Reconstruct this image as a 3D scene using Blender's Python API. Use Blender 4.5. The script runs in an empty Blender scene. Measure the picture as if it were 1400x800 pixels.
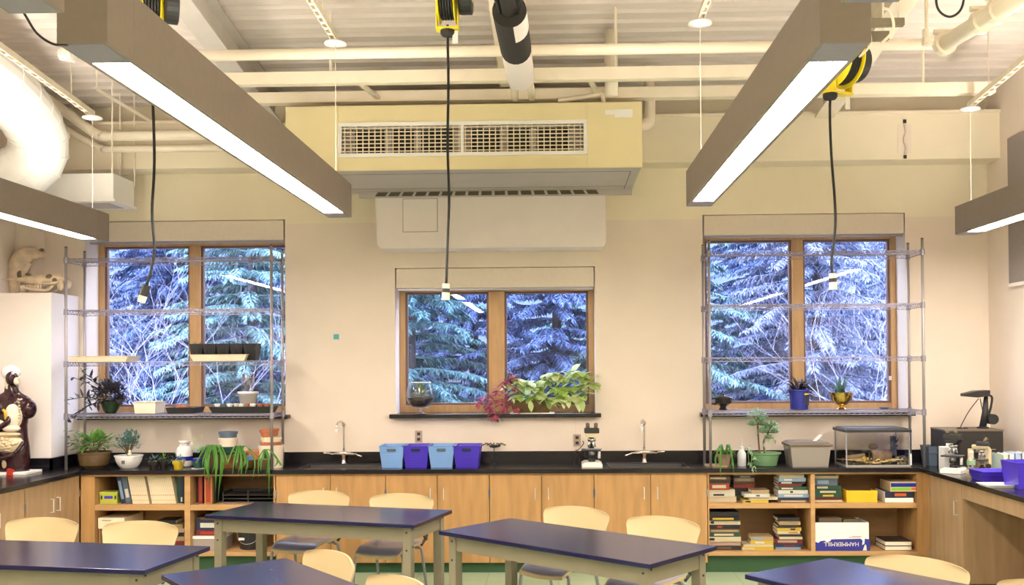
import bpy, math, random
from mathutils import Vector, Matrix
PI = math.pi
D = bpy.data
scene = bpy.context.scene
COL = scene.collection

# ------------------------------------------------------------------ camera
F_PX, CX, CY, EYE = 1330.0, 723.0, 482.0, 1.83
_yaw, _pit, _rol = math.radians(1.68), math.radians(.69), .0066
c_f = Vector((-math.sin(_yaw)*math.cos(_pit), math.cos(_yaw)*math.cos(_pit), math.sin(_pit)))
c_r = c_f.cross(Vector((0, 0, 1))).normalized()
c_u = c_r.cross(c_f)
c_r, c_u = c_r*math.cos(_rol)-c_u*math.sin(_rol), c_u*math.cos(_rol)+c_r*math.sin(_rol)
cam = D.cameras.new('camera')
cam.sensor_width = 36
cam.lens = F_PX/1400*36
cam.shift_x = -(CX-700)/1400
cam.shift_y = (CY-400)/1400
cam.clip_start = .05
cam.clip_end = 300
cam_o = D.objects.new('camera', cam)
COL.objects.link(cam_o)
M3 = Matrix((c_r, c_u, -c_f)).transposed()
cam_o.matrix_world = Matrix.Translation((0, 0, EYE)) @ M3.to_4x4()
scene.camera = cam_o

# ------------------------------------------------------------------ world, exposure
world = D.worlds.new('world')
scene.world = world
world.use_nodes = True
_bg = world.node_tree.nodes['Background']
_bg.inputs[0].default_value = (.68, .76, 1.0, 1)
_bg.inputs[1].default_value = 7.6
scene.view_settings.view_transform = 'Standard'
scene.view_settings.look = 'None'
scene.view_settings.gamma = 1
scene.view_settings.use_curve_mapping = False
scene.view_settings.exposure = 0.93
LAMP = 41.0          # strength of the luminaires' lower diffusers
LAMP_UP = 20.0       # strength of their upper (indirect) diffusers
LAMP_COL = (1.0, .90, .77)

random.seed(7)
def ray(px, py):
    return c_f*F_PX + (px-CX)*c_r - (py-CY)*c_u
def at(px, py, Y):           # the point at depth Y that a photo pixel shows
    d = ray(px, py)
    return Vector((0, 0, EYE)) + d*(Y/d.y)
def atz(px, py, z):
    d = ray(px, py)
    return Vector((0, 0, EYE)) + d*((z-EYE)/d.z)
def wx(px, Y, py=560): return at(px, py, Y).x
def wz(py, Y, px=700): return at(px, py, Y).z

# ------------------------------------------------------------------ materials
MATS = {}
def mat(name, col, rough=.5, metal=0., var=0., scale=8., bump=0., spec=.5, emit=0., ecol=None, stretch=None, alpha_glass=None, island=0., coat=0., col2=None, sub=0., tint=None, alpha=1.):
    if name in MATS: return MATS[name]
    m = D.materials.new(name)
    m.use_nodes = True
    nt = m.node_tree
    N, L = nt.nodes, nt.links
    b = N['Principled BSDF']
    c4 = (*col, 1)
    b.inputs['Base Color'].default_value = c4
    b.inputs['Roughness'].default_value = rough
    b.inputs['Metallic'].default_value = metal
    b.inputs['Specular IOR Level'].default_value = spec
    if alpha < 1: b.inputs['Alpha'].default_value = alpha
    if tint: b.inputs['Specular Tint'].default_value = (*tint, 1)
    if coat: b.inputs['Coat Weight'].default_value = coat
    if emit:
        b.inputs['Emission Color'].default_value = (*(ecol or col), 1)
        b.inputs['Emission Strength'].default_value = emit
    if var or bump:
        tc = N.new('ShaderNodeTexCoord')
        mp = N.new('ShaderNodeMapping')
        L.new(tc.outputs['Object'], mp.inputs[0])
        if stretch: mp.inputs['Scale'].default_value = stretch
        nz = N.new('ShaderNodeTexNoise')
        nz.inputs['Scale'].default_value = scale
        nz.inputs['Detail'].default_value = 4
        L.new(mp.outputs[0], nz.inputs['Vector'])
        if var:
            mx = N.new('ShaderNodeMix')
            mx.data_type = 'RGBA'
            c2 = col2 or tuple(max(0, c*(1-var)) for c in col)
            c1 = col if col2 else tuple(min(1, c*(1+var*.6)) for c in col)
            mx.inputs[6].default_value = (*c1, 1)
            mx.inputs[7].default_value = (*c2, 1)
            rp = N.new('ShaderNodeMapRange')
            rp.inputs[1].default_value, rp.inputs[2].default_value = .3, .7
            L.new(nz.outputs[0], rp.inputs[0])
            L.new(rp.outputs[0], mx.inputs[0])
            L.new(mx.outputs[2], b.inputs['Base Color'])
        if bump:
            bp = N.new('ShaderNodeBump')
            bp.inputs['Strength'].default_value = bump
            bp.inputs['Distance'].default_value = .01
            L.new(nz.outputs[0], bp.inputs['Height'])
            L.new(bp.outputs[0], b.inputs['Normal'])
    if island:
        ge = N.new('ShaderNodeNewGeometry')
        mx = N.new('ShaderNodeMix')
        mx.data_type = 'RGBA'
        mx.inputs[6].default_value = c4
        mx.inputs[7].default_value = (*(col2 or tuple(c*(1-island) for c in col)), 1)
        L.new(ge.outputs['Random Per Island'], mx.inputs[0])
        L.new(mx.outputs[2], b.inputs['Base Color'])
    if alpha_glass is not None:
        out = N['Material Output']
        tr = N.new('ShaderNodeBsdfTransparent')
        tr.inputs[0].default_value = (*col, 1)
        gl = N.new('ShaderNodeBsdfGlossy')
        gl.inputs['Roughness'].default_value = rough
        lw = N.new('ShaderNodeLayerWeight')
        lw.inputs[0].default_value = .5
        pw = N.new('ShaderNodeMath')
        pw.operation = 'POWER'
        pw.inputs[1].default_value = 4.
        L.new(lw.outputs['Facing'], pw.inputs[0])
        fr = N.new('ShaderNodeMath')
        fr.operation = 'MULTIPLY_ADD'
        fr.inputs[1].default_value = .8
        fr.inputs[2].default_value = alpha_glass
        L.new(pw.outputs[0], fr.inputs[0])
        ms = N.new('ShaderNodeMixShader')
        L.new(fr.outputs[0], ms.inputs[0])
        L.new(tr.outputs[0], ms.inputs[1])
        L.new(gl.outputs[0], ms.inputs[2])
        L.new(ms.outputs[0], out.inputs[0])
    if sub:
        out = N['Material Output']
        tl = N.new('ShaderNodeBsdfTranslucent')
        ms = N.new('ShaderNodeMixShader')
        ms.inputs[0].default_value = sub
        if island: L.new(mx.outputs[2], tl.inputs[0])
        else: tl.inputs[0].default_value = c4
        L.new(b.outputs[0], ms.inputs[1])
        L.new(tl.outputs[0], ms.inputs[2])
        L.new(ms.outputs[0], out.inputs[0])
    MATS[name] = m
    return m

mat('wall', (.80, .70, .61), .85, var=.03, scale=3, bump=.02)
mat('wall_upper', (.84, .76, .60), .85, var=.03, scale=3, bump=.02)
mat('white_paint', (.84, .77, .75), .6, var=.02, scale=5)
mat('deck', (.72, .65, .61), .55, var=.08, scale=2, stretch=(.3, 4, 1))
mat('steel_white', (.84, .76, .62), .5, var=.05, scale=6)
mat('steel_grey', (.62, .58, .54), .5, var=.06, scale=6)
mat('lum', (.29, .24, .21), .5, metal=.25, var=.04, scale=30)
mat('lum_end', (.28, .25, .31), .5, metal=.25, var=.04, scale=30)
mat('diffuser', (1, 1, 1), .6, emit=LAMP, ecol=LAMP_COL)
mat('diffuser_up', (1, 1, 1), .6, emit=LAMP_UP, ecol=LAMP_COL)
mat('hvac', (.80, .70, .42), .55, var=.03, scale=4)
mat('hvac_grey', (.50, .45, .43), .5, var=.04, scale=5)
mat('dark', (.03, .028, .025), .7)
mat('vent_dark', (.10, .085, .06), .8)
mat('brown_dark', (.16, .12, .08), .7)
mat('epoxy', (.010, .009, .013), .2)
mat('epoxy_top', (.006, .005, .030), .2, spec=1., tint=(.48, .47, 1.0))  # blue of the window reflection put into base colour and specular tint
mat('sink', (.02, .018, .02), .3)
mat('maple', (.46, .255, .10), .42, var=.20, scale=3, stretch=(6, 6, .7))
mat('maple_shelf', (.50, .295, .13), .45, var=.15, scale=3, stretch=(.7, 6, 6))
mat('maple_in', (.38, .22, .10), .5, var=.18, scale=3, stretch=(.8, 6, 5))
mat('maple_side', (.42, .265, .145), .45, var=.15, scale=3, stretch=(6, 6, .7))
mat('toe', (.03, .09, .035), .6)
mat('chrome', (.75, .74, .74), .18, metal=1)
mat('satin', (.72, .70, .68), .35, metal=.35)
mat('wire', (.30, .28, .34), .4, metal=.6)
mat('pole', (.42, .39, .40), .4, metal=.6)
mat('chair', (.53, .41, .225), .36, var=.03, scale=6)
mat('chair_seat_top', (.25, .24, .34), .28, var=.05, scale=20)  # grey-blue colour of the upper layer of the seats
mat('khaki', (.215, .185, .125), .5, var=.06, scale=8)
mat('black_plastic', (.02, .02, .022), .45)
mat('black_rough', (.025, .022, .02), .75)
mat('grey_metal', (.34, .34, .38), .35, metal=.8)
mat('winwood', (.57, .35, .165), .45, var=.15, scale=4, stretch=(6, 6, .8))
mat('winwood_dark', (.20, .12, .10), .5, var=.1, scale=6)
mat('glass', (.97, .98, 1.0), .0, alpha_glass=.025)
mat('glass_solid', (.80, .82, .86), .05, alpha_glass=.30)
mat('glass_tint', (.95, .95, .94), .02, alpha_glass=.05)
mat('plastic_clear', (.80, .78, .76), .15, alpha_glass=.12)
mat('shade', (.72, .64, .55), .8, var=.03, scale=30)
mat('white', (.85, .84, .82), .45)
mat('cream', (.82, .72, .54), .55, var=.04, scale=20)
mat('cord', (.012, .012, .012), .5)
mat('yellow', (.90, .72, .02), .35)
mat('terracotta', (.50, .17, .08), .8, var=.15, scale=30)
mat('brown_glaze', (.13, .08, .035), .2, var=.3, scale=9)
mat('soil', (.05, .03, .02), .95, var=.4, scale=60)
mat('bone', (.74, .60, .44), .7, var=.2, scale=14, bump=.15)
mat('teal', (.10, .42, .46), .6)
mat('purple_bin', (.06, .03, .50), .4)
mat('blue_bin', (.20, .38, .74), .4)
mat('outlet', (.42, .33, .27), .5)
mat('tack', (.30, .26, .25), .8, var=.04, scale=40)

def floor_mat():
    m = D.materials.new('floor')
    m.use_nodes = True
    N, L = m.node_tree.nodes, m.node_tree.links
    b = N['Principled BSDF']
    tc = N.new('ShaderNodeTexCoord')
    br = N.new('ShaderNodeTexBrick')
    br.offset = 0
    br.inputs['Color1'].default_value = (.42, .52, .36, 1)
    br.inputs['Color2'].default_value = (.38, .48, .33, 1)
    br.inputs['Mortar'].default_value = (.26, .34, .24, 1)
    br.inputs['Scale'].default_value = 1
    br.inputs['Mortar Size'].default_value = .004
    br.inputs['Brick Width'].default_value = .305
    br.inputs['Row Height'].default_value = .305
    L.new(tc.outputs['Object'], br.inputs['Vector'])
    L.new(br.outputs[0], b.inputs['Base Color'])
    b.inputs['Roughness'].default_value = .35
    MATS['floor'] = m
floor_mat()

# ------------------------------------------------------------------ mesh helpers
class MB:
    def __init__(s):
        s.v, s.f, s.mi = [], [], []
        s.cur = 0
    def add(s, vs, fs, M=None):
        o = len(s.v)
        for p in vs:
            p = Vector(p)
            s.v.append(tuple(M @ p) if M else tuple(p))
        for f in fs:
            s.f.append(tuple(i+o for i in f))
            s.mi.append(s.cur)
        return s
    def bx(s, x0, x1, y0, y1, z0, z1, M=None):
        return s.add([(x0,y0,z0),(x1,y0,z0),(x1,y1,z0),(x0,y1,z0),(x0,y0,z1),(x1,y0,z1),(x1,y1,z1),(x0,y1,z1)],
                     [(0,3,2,1),(4,5,6,7),(0,1,5,4),(1,2,6,5),(2,3,7,6),(3,0,4,7)], M)
    def taper(s, x0, x1, y0, y1, z0, z1, k, M=None):     # box whose bottom is k times its top
        cx, cy = (x0+x1)/2, (y0+y1)/2
        q = lambda x, y: (cx+(x-cx)*k, cy+(y-cy)*k)
        b = [q(x0,y0), q(x1,y0), q(x1,y1), q(x0,y1)]
        return s.add([(*p, z0) for p in b]+[(x0,y0,z1),(x1,y0,z1),(x1,y1,z1),(x0,y1,z1)],
                     [(0,3,2,1),(4,5,6,7),(0,1,5,4),(1,2,6,5),(2,3,7,6),(3,0,4,7)], M)
    def tray(s, x0, x1, y0, y1, z0, z1, k=.85, t=.006, rim=0., M=None):   # open-topped tapered tub
        cx, cy = (x0+x1)/2, (y0+y1)/2
        def ring(g, kk, z):
            return [(cx+(x-cx)*kk+(g if x > cx else -g), cy+(y-cy)*kk+(g if y > cy else -g), z) for x, y in ((x0,y0),(x1,y0),(x1,y1),(x0,y1))]
        R = [ring(0,k,z0), ring(0,1,z1-(.4*rim if rim else 0))]
        if rim: R += [ring(rim,1,z1-.4*rim), ring(rim,1,z1)]
        else: R[1] = ring(0,1,z1)
        R += [ring(-t,1,z1), ring(-t,k,z0+t)]
        vs = [p for r in R for p in r]
        fs = [(0,3,2,1)]
        for i in range(len(R)-1):
            for j in range(4):
                k2 = (j+1) % 4
                fs.append((4*i+j, 4*i+k2, 4*i+4+k2, 4*i+4+j))
        n = 4*(len(R)-1)
        fs.append((n, n+1, n+2, n+3))
        return s.add(vs, fs, M)
    def tube(s, pts, r, n=8, closed=False, M=None):
        pts = [Vector(p) for p in pts]
        m = len(pts)
        rs = r if isinstance(r, (list, tuple)) else [r]*m
        vs, fs = [], []
        up = None
        for i, p in enumerate(pts):
            if closed: t = pts[(i+1) % m]-pts[i-1]
            else: t = pts[min(i+1, m-1)]-pts[max(i-1, 0)]
            if t.length < 1e-9: t = Vector((0,0,1))
            t.normalize()
            if up is None:
                up = t.cross(Vector((0,0,1)))
                if up.length < .05: up = t.cross(Vector((1,0,0)))
            up = (up - t*up.dot(t))
            if up.length < 1e-6: up = t.orthogonal()
            up.normalize()
            w = t.cross(up)
            for k in range(n):
                a = 2*PI*(k+.5)/n
                vs.append(p + (up*math.cos(a)+w*math.sin(a))*rs[i])
        for i in range(m if closed else m-1):
            j = (i+1) % m
            for k in range(n):
                l = (k+1) % n
                fs.append((i*n+k, i*n+l, j*n+l, j*n+k))
        if not closed:
            fs.append(tuple(range(n))[::-1])
            fs.append(tuple((m-1)*n+k for k in range(n)))
        return s.add(vs, fs, M)
    def lathe(s, prof, n=16, c=(0,0,0), sx=1, sy=1, M=None):
        vs, fs = [], []
        for r, z in prof:
            for k in range(n):
                a = 2*PI*k/n
                vs.append((c[0]+r*sx*math.cos(a), c[1]+r*sy*math.sin(a), c[2]+z))
        m = len(prof)
        for i in range(m-1):
            for k in range(n):
                l = (k+1) % n
                fs.append((i*n+k, i*n+l, (i+1)*n+l, (i+1)*n+k))
        if prof[0][0] > 1e-5: fs.append(tuple(range(n))[::-1])
        if prof[-1][0] > 1e-5: fs.append(tuple((m-1)*n+k for k in range(n)))
        return s.add(vs, fs, M)
    def ball(s, c, r, n=10, m=7, M=None):
        rx, ry, rz = r if isinstance(r, (tuple, list)) else (r, r, r)
        prof = [(math.sin(PI*i/m), -math.cos(PI*i/m)) for i in range(m+1)]
        vs, fs = [], []
        for a, z in prof:
            for k in range(n):
                t = 2*PI*k/n
                vs.append((c[0]+rx*a*math.cos(t), c[1]+ry*a*math.sin(t), c[2]+rz*z))
        for i in range(m):
            for k in range(n):
                l = (k+1) % n
                fs.append((i*n+k, i*n+l, (i+1)*n+l, (i+1)*n+k))
        return s.add(vs, fs, M)
    def prism(s, poly, y0, y1, M=None):       # polygon in x,z pulled along y
        n = len(poly)
        vs = [(x, y0, z) for x, z in poly]+[(x, y1, z) for x, z in poly]
        fs = [tuple(range(n)), tuple(range(2*n-1, n-1, -1))]
        for i in range(n):
            j = (i+1) % n
            fs.append((i, n+i, n+j, j))
        return s.add(vs, fs, M)
    def leaf(s, base, d, L, w, droop=.3, seg=3, up=None):
        d = Vector(d).normalized()
        side = d.cross(Vector((0,0,1)))
        if side.length < .05: side = Vector((1,0,0))
        side.normalize()
        p = Vector(base)
        vs, fs = [], []
        prof = {2: (.35, 1, 0), 3: (.3, 1, .75, .0), 4: (.3, .9, 1, .6, 0)}[seg]
        for i in range(seg+1):
            hw = w*.5*prof[i]
            vs += [p-side*hw, p+side*hw]
            d2 = (d + Vector((0,0,-droop*(i+.5)/seg*1.6))).normalized()
            p = p + d2*(L/seg)
        for i in range(seg): fs.append((2*i, 2*i+1, 2*i+3, 2*i+2))
        return s.add(vs, fs)
    def build(s, name, m, parent=None, smooth=False, bevel=0., loc=None):
        me = D.meshes.new(name)
        me.from_pydata(s.v, [], s.f)
        ms = m if isinstance(m, (list, tuple)) else [m]
        for q in ms: me.materials.append(MATS[q] if isinstance(q, str) else q)
        if len(ms) > 1: me.polygons.foreach_set('material_index', s.mi)
        if smooth: me.polygons.foreach_set('use_smooth', [True]*len(s.f))
        me.update()
        o = D.objects.new(name, me)
        COL.objects.link(o)
        if parent: o.parent = parent
        if loc: o.location = loc
        if bevel:
            b = o.modifiers.new('bevel', 'BEVEL')
            b.width = bevel
            b.segments = 2
            b.limit_method = 'ANGLE'
        if smooth and bevel == 0:
            pass
        return o
def smooth_angle(o, deg=40):
    me = o.data
    me.polygons.foreach_set('use_smooth', [True]*len(me.polygons))
    me.set_sharp_from_angle(angle=math.radians(deg))
    return o
def box_o(name, m, x0, x1, y0, y1, z0, z1, parent=None, bevel=0.):
    return MB().bx(x0,x1,y0,y1,z0,z1).build(name, m, parent, bevel=bevel)
def tag(o, label, cat, group=None):
    o['label'] = label
    o['category'] = cat
    if group: o['group'] = group
    return o
def struct(o):
    o['kind'] = 'structure'
    return o
def thing(name, loc, label, cat, group=None, rz=0):
    o = D.objects.new(name, None)
    o.empty_display_size = .1
    COL.objects.link(o)
    o.location = loc
    o.rotation_euler = (0, 0, rz)
    return tag(o, label, cat, group)
def copy_tree(o, parent=None):
    c = o.copy()
    COL.objects.link(c)
    c.parent = parent
    for ch in o.children: copy_tree(ch, c)
    return c
def copy_thing(o, loc, label, rz=None, group=None):
    c = copy_tree(o)
    c.location = loc
    if rz is not None: c.rotation_euler = (0, 0, rz)
    c['label'] = label
    if group: c['group'] = group
    return c
def text(name, s, size, m, parent, loc, rot, align='CENTER', extrude=.0004):
    cu = D.curves.new(name, 'FONT')
    cu.body = s
    cu.size = size
    cu.extrude = extrude
    cu.align_x = align
    cu.align_y = 'CENTER'
    cu.materials.append(MATS[m])
    o = D.objects.new(name, cu)
    COL.objects.link(o)
    bpy.context.view_layer.update()
    me = D.meshes.new_from_object(o.evaluated_get(bpy.context.evaluated_depsgraph_get()))
    D.objects.remove(o)
    o = D.objects.new(name, me)
    if not me.materials: me.materials.append(MATS[m])
    COL.objects.link(o)
    o.parent = parent
    o.location = loc
    o.rotation_euler = rot
    return o
def curve_pts(pts, n=6):      # Catmull-Rom through points
    P = [Vector(p) for p in pts]
    P = [P[0]*2-P[1]]+P+[P[-1]*2-P[-2]]
    out = []
    for i in range(1, len(P)-2):
        for k in range(n):
            t = k/n
            a, b, c, d = P[i-1], P[i], P[i+1], P[i+2]
            out.append(.5*((2*b)+(c-a)*t+(2*a-5*b+4*c-d)*t*t+(3*b-a-3*c+d)*t**3))
    out.append(P[-2])
    return out

# ------------------------------------------------------------------ room dimensions (metres)
YW = 9.09                       # window wall
XL, XR, YB = -5.07, 3.98, -2.6
ZC = .914                       # counter height
YC = 8.52                       # counter cabinets' face
SL = .14                        # slope of the roof deck, falling towards the window wall
def deck(y): return 4.28+SL*(YW-y)
# ================================================================== STRUCTURE
struct(box_o('floor', 'floor', XL-.3, XR+.3, YB-.3, YW+.42, -.1, 0))
WIN = [(-4.46, -2.56, 3.21), (-1.52, .355, 2.74), (1.36, 3.225, 3.21)]
ZS = 1.335
def wall_back():
    m = MB()
    ZT = 4.8
    xs = [XL-.3]
    for x0, x1, z1 in WIN: xs += [x0, x1]
    xs.append(XR+.3)
    def slab(x0, x1, z0, z1):
        m.cur = 0
        if z0 < 3.17: m.bx(x0, x1, YW, YW+.42, z0, min(z1, 3.17))
        m.cur = 1
        if z1 > 3.17: m.bx(x0, x1, YW, YW+.42, max(3.17, z0), z1)
    for i in range(0, len(xs), 2): slab(xs[i], xs[i+1], 0, ZT)
    for x0, x1, z1 in WIN:
        slab(x0, x1, 0, ZS)
        slab(x0, x1, z1, ZT)
    return m.build('wall_back', ['wall', 'wall_upper'])
struct(wall_back())
struct(box_o('wall_left', 'wall', XL-.3, XL, YB-.3, YW, 0, 6.2))
struct(box_o('wall_right', 'wall', XR, XR+.3, YB-.3, YW, 0, 6.2))
struct(box_o('wall_front', 'wall', XL, XR, YB-.3, YB, 0, 6.2))
# corrugated roof deck
def ceiling():
    m = MB()
    pitch = .152
    y = YB-.3
    prof = []
    while y < YW+.3:
        for dy, dz in ((0, 0), (.085, 0), (.10, .038), (.137, .038)):
            prof.append((y+dy, deck(y+dy)+dz))
        y += pitch
    x0, x1 = XL-.3, XR+.3
    vs = []
    for yy, z in prof: vs += [(x0, yy, z), (x1, yy, z)]
    n = len(prof)
    for yy, z in prof: vs += [(x0, yy, z+.05), (x1, yy, z+.05)]
    fs = []
    for i in range(n-1):
        a = 2*i
        fs.append((a, a+2, a+3, a+1))
        a = 2*n+2*i
        fs.append((a, a+1, a+3, a+2))
    fs += [(0, 1, 2*n+1, 2*n), (2*n-2, 4*n-2, 4*n-1, 2*n-1)]
    m.add(vs, fs)
    return m.build('ceiling', 'deck')
struct(ceiling())
# boxed steel beam along the head of the window wall, its top ledge and the white bulkhead under the air unit
t1 = struct(box_o('trim_1', 'wall_upper', XL, XR, 8.82, YW, 3.65, 4.06))
struct(box_o('trim_2', 'steel_white', XL, XR, 8.80, 8.82, 4.06, 4.085))
t3 = struct(MB().prism([(-1.655, 3.44), (-1.635, 2.925), (-1.60, 2.885), (.425, 2.885), (.445, 2.91), (.445, 3.44)], 8.78, YW).build('trim_3', 'white_paint', bevel=.012))
for q in ((-1.395, -1.075, 3.035, 3.04), (-1.395, -1.075, 3.335, 3.34), (-1.395, -1.39, 3.035, 3.34), (-1.08, -1.075, 3.035, 3.34)):
    box_o('panel_edge', 'outlet', q[0], q[1], 8.776, 8.781, q[2], q[3], t3)
box_o('access_panel', 'white_paint', -1.389, -1.081, 8.774, 8.781, 3.041, 3.334, t3)
# thin bead joints under the middle window
for i, x in enumerate((-1.33, .165)):
    struct(box_o('trim_%d' % (5+i), 'shade', x-.003, x+.003, YW-.002, YW, 1.03, 1.33))
struct(box_o('baseboard_left', 'toe', XL, XL+.012, YB, 4.2, 0, .1))
# corner pier behind the shelving
struct(box_o('trim_4', 'wall', XL, -4.86, 8.95, YW, 2.4, 3.65))

# windows
def window(i, x0, x1, z1, mull):
    e = D.objects.new('window_%d' % i, None)
    COL.objects.link(e)
    e.location = (x0, YW, ZS)
    struct(e)
    w, h = x1-x0, z1-ZS
    b = h-.19            # underside of the shade box
    f = MB()
    for q in ((0, .055, .037, h), (w-.055, w, .037, h), (.055, w-.055, .037, .105), (.055, w-.055, b-.018, h)):
        f.bx(q[0], q[1], .25, .33, q[2], q[3])
    f.build('frame', 'winwood', e, bevel=.004)
    c = w/2
    box_o('mullion', 'winwood', c-mull/2, c+mull/2, .235, .335, .105, b-.018, e, bevel=.004)
    for s, (a0, a1) in enumerate(((.055, c-mull/2), (c+mull/2, w-.055))):
        sash = MB()
        z0, zz = .105, b-.018
        for q in ((a0, a0+.022, z0, zz), (a1-.022, a1, z0, zz), (a0+.022, a1-.022, z0, z0+.022), (a0+.022, a1-.022, zz-.022, zz)):
            sash.bx(q[0], q[1], .265, .315, q[2], q[3])
        so = sash.build('sash', 'winwood_dark', e)
        box_o('pane', 'glass', a0+.022, a1-.022, .286, .292, z0+.022, zz-.022, so)
    box_o('window_sill', 'epoxy', -.045, w+.045, -.10, .25, 0, .037, e, bevel=.004)
    r = MB().bx(.012, w-.012, -.005, .085, b, h-.006).build('shade_box', 'shade', e, bevel=.004)
    MB().bx(.02, w-.02, .03, .05, b-.022, b).build('shade_hem_bar', 'grey_metal', r)
    box_o('sash_lock', 'white', w-.075, w-.055, .24, .26, .32, .36, e)
    return e
window(1, *WIN[0], .105)
window(2, *WIN[1], .15)
window(3, *WIN[2], .105)
# ================================================================== COUNTERS AND CABINETS
def counter():
    t = thing('countertop', (-.5, 8.8, ZC), 'continuous black epoxy worktop running along three walls with two sinks', 'countertop')
    o = Vector((-.5, 8.8, ZC))
    def loc(m): m.v = [tuple(Vector(p)-o) for p in m.v]; return m
    z0, z1 = ZC-.036, ZC
    yf, yb = 8.49, YW-.002
    sinks = [(-2.30, -1.60), (.46, 1.14)]
    s0, s1 = 8.60, 8.985
    m = MB()
    xs = [-4.21, sinks[0][0], sinks[0][1], sinks[1][0], sinks[1][1], 3.115]
    for i in range(5):
        if i % 2 == 0: m.bx(xs[i], xs[i+1], yf, yb, z0, z1)
        else:
            m.bx(xs[i], xs[i+1], yf, s0, z0, z1)
            m.bx(xs[i], xs[i+1], s1, yb, z0, z1)
    loc(m).build('back_run', 'epoxy', t)
    loc(MB().bx(XL+.002, -4.21, 2.0, yb, z0, z1)).build('side_run', 'epoxy', t, bevel=.003)
    loc(MB().bx(3.115, XR-.002, 3.2, yb, z0, z1)).build('side_run', 'epoxy', t, bevel=.003)
    sp = MB()
    sp.bx(-4.53, XR-.002, YW-.02, YW-.002, ZC, ZC+.105)
    sp.bx(-4.53, -4.51, 8.55, YW-.02, ZC, ZC+.105).bx(XL+.002, -4.51, 8.55, 8.57, ZC, ZC+.105)
    sp.bx(XL+.002, XL+.02, 2.0, 8.55, ZC, ZC+.105).bx(XR-.02, XR-.002, 3.2, YW-.02, ZC, ZC+.105)
    loc(sp).build('backsplash', 'epoxy', t)
    for x0, x1 in sinks:
        b = MB()
        b.add([(x0,s0,z1-.004),(x1,s0,z1-.004),(x1,s1,z1-.004),(x0,s1,z1-.004),(x0+.03,s0+.03,z1-.22),(x1-.03,s0+.03,z1-.22),(x1-.03,s1-.03,z1-.22),(x0+.03,s1-.03,z1-.22)],
              [(0,1,5,4),(1,2,6,5),(2,3,7,6),(3,0,4,7),(4,5,6,7)])
        bo = loc(b).build('sink_basin', 'sink', t)
        r = MB()
        for q in ((x0-.012, x1+.012, s0-.012, s0), (x0-.012, x1+.012, s1, s1+.012), (x0-.012, x0, s0, s1), (x1, x1+.012, s0, s1)):
            r.bx(q[0], q[1], q[2], q[3], ZC, ZC+.003)
        loc(r).build('sink_rim', 'sink', bo)
counter()

def handle(parent, x, z, y=0., h=.10):
    m = MB()
    m.tube([(x, y, z-h/2), (x, y-.028, z-h/2), (x, y-.028, z+h/2), (x, y, z+h/2)], .005, 6)
    m.build('handle', 'satin', parent)
def cabinet(x0, x1, label):
    t = thing('base_cabinet', (x0, YC, 0), label, 'cabinet', 'maple base cabinets under the worktop')
    w = x1-x0
    box_o('body', 'maple_in', .002, w-.002, .02, .50, .092, ZC-.036, t)
    box_o('toe_kick', 'toe', 0, w, .05, .08, 0, .092, t)
    box_o('top_rail', 'maple', 0, w, 0, .02, .862, ZC-.036, t)
    for k in range(2):
        a0, a1 = k*w/2+.003, (k+1)*w/2-.003
        d = box_o('door', 'maple', a0, a1, 0, .019, .094, .86, t, bevel=.0015)
        handle(d, (a1-.055 if k == 0 else a0+.055), .70)
        hx = x0*0+(a0 if k == 0 else a1)
        for hz in (.20, .70):
            box_o('hinge', 'grey_metal', hx-.007, hx+.007, -.006, .001, hz-.035, hz+.035, d)
XD = [-2.49, -1.517, -.603, .312, 1.297]
for i, lab in enumerate(('maple two-door cabinet below the sink nearest the hanging spider plants', 'maple two-door cabinet below the row of blue and purple bins',
                         'maple two-door cabinet below the single white-based microscope', 'maple two-door cabinet below the sink beside the tall microscope')):
    cabinet(XD[i], XD[i+1], lab)

def bookcase(x0, x1, div, sh, label, st0, st1):
    t = thing('bookcase', (x0, YC, 0), label, 'bookcase', 'open bookcases under the worktop')
    w, h = x1-x0, ZC-.037
    d = .52
    box_o('side', 'maple', 0, st0, 0, d, .15, h, t, bevel=.002)
    box_o('side', 'maple', w-st1, w, 0, d, .15, h, t, bevel=.002)
    dx0, dx1 = div[0]-x0, div[1]-x0
    box_o('divider', 'maple_shelf', dx0, dx1, 0, d-.02, .19, h-.012, t, bevel=.002)
    box_o('back_panel', 'maple_in', st0, w-st1, d-.02, d, .15, h, t)
    box_o('bottom_shelf', 'maple_shelf', st0, w-st1, 0, d-.02, .153, .19, t, bevel=.002)
    box_o('top_rail', 'maple_shelf', st0, w-st1, 0, .03, h-.018, h, t)
    for a, b in ((st0, dx0), (dx1, w-st1)):
        box_o('shelf', 'maple_shelf', a, b, .005, d-.02, sh[0], sh[1], t, bevel=.002)
    box_o('toe_kick', 'toe', 0, w, .06, .09, 0, .153, t)
bookcase(-4.234, -2.495, (-3.304, -3.252), (.557, .606), 'maple open bookcase under the hanging spider plants', .125, .015)
bookcase(1.30, 3.175, (2.187, 2.225), (.563, .606), 'maple open bookcase crammed with stacked paperbacks and a paper carton', .012, .075)

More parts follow.
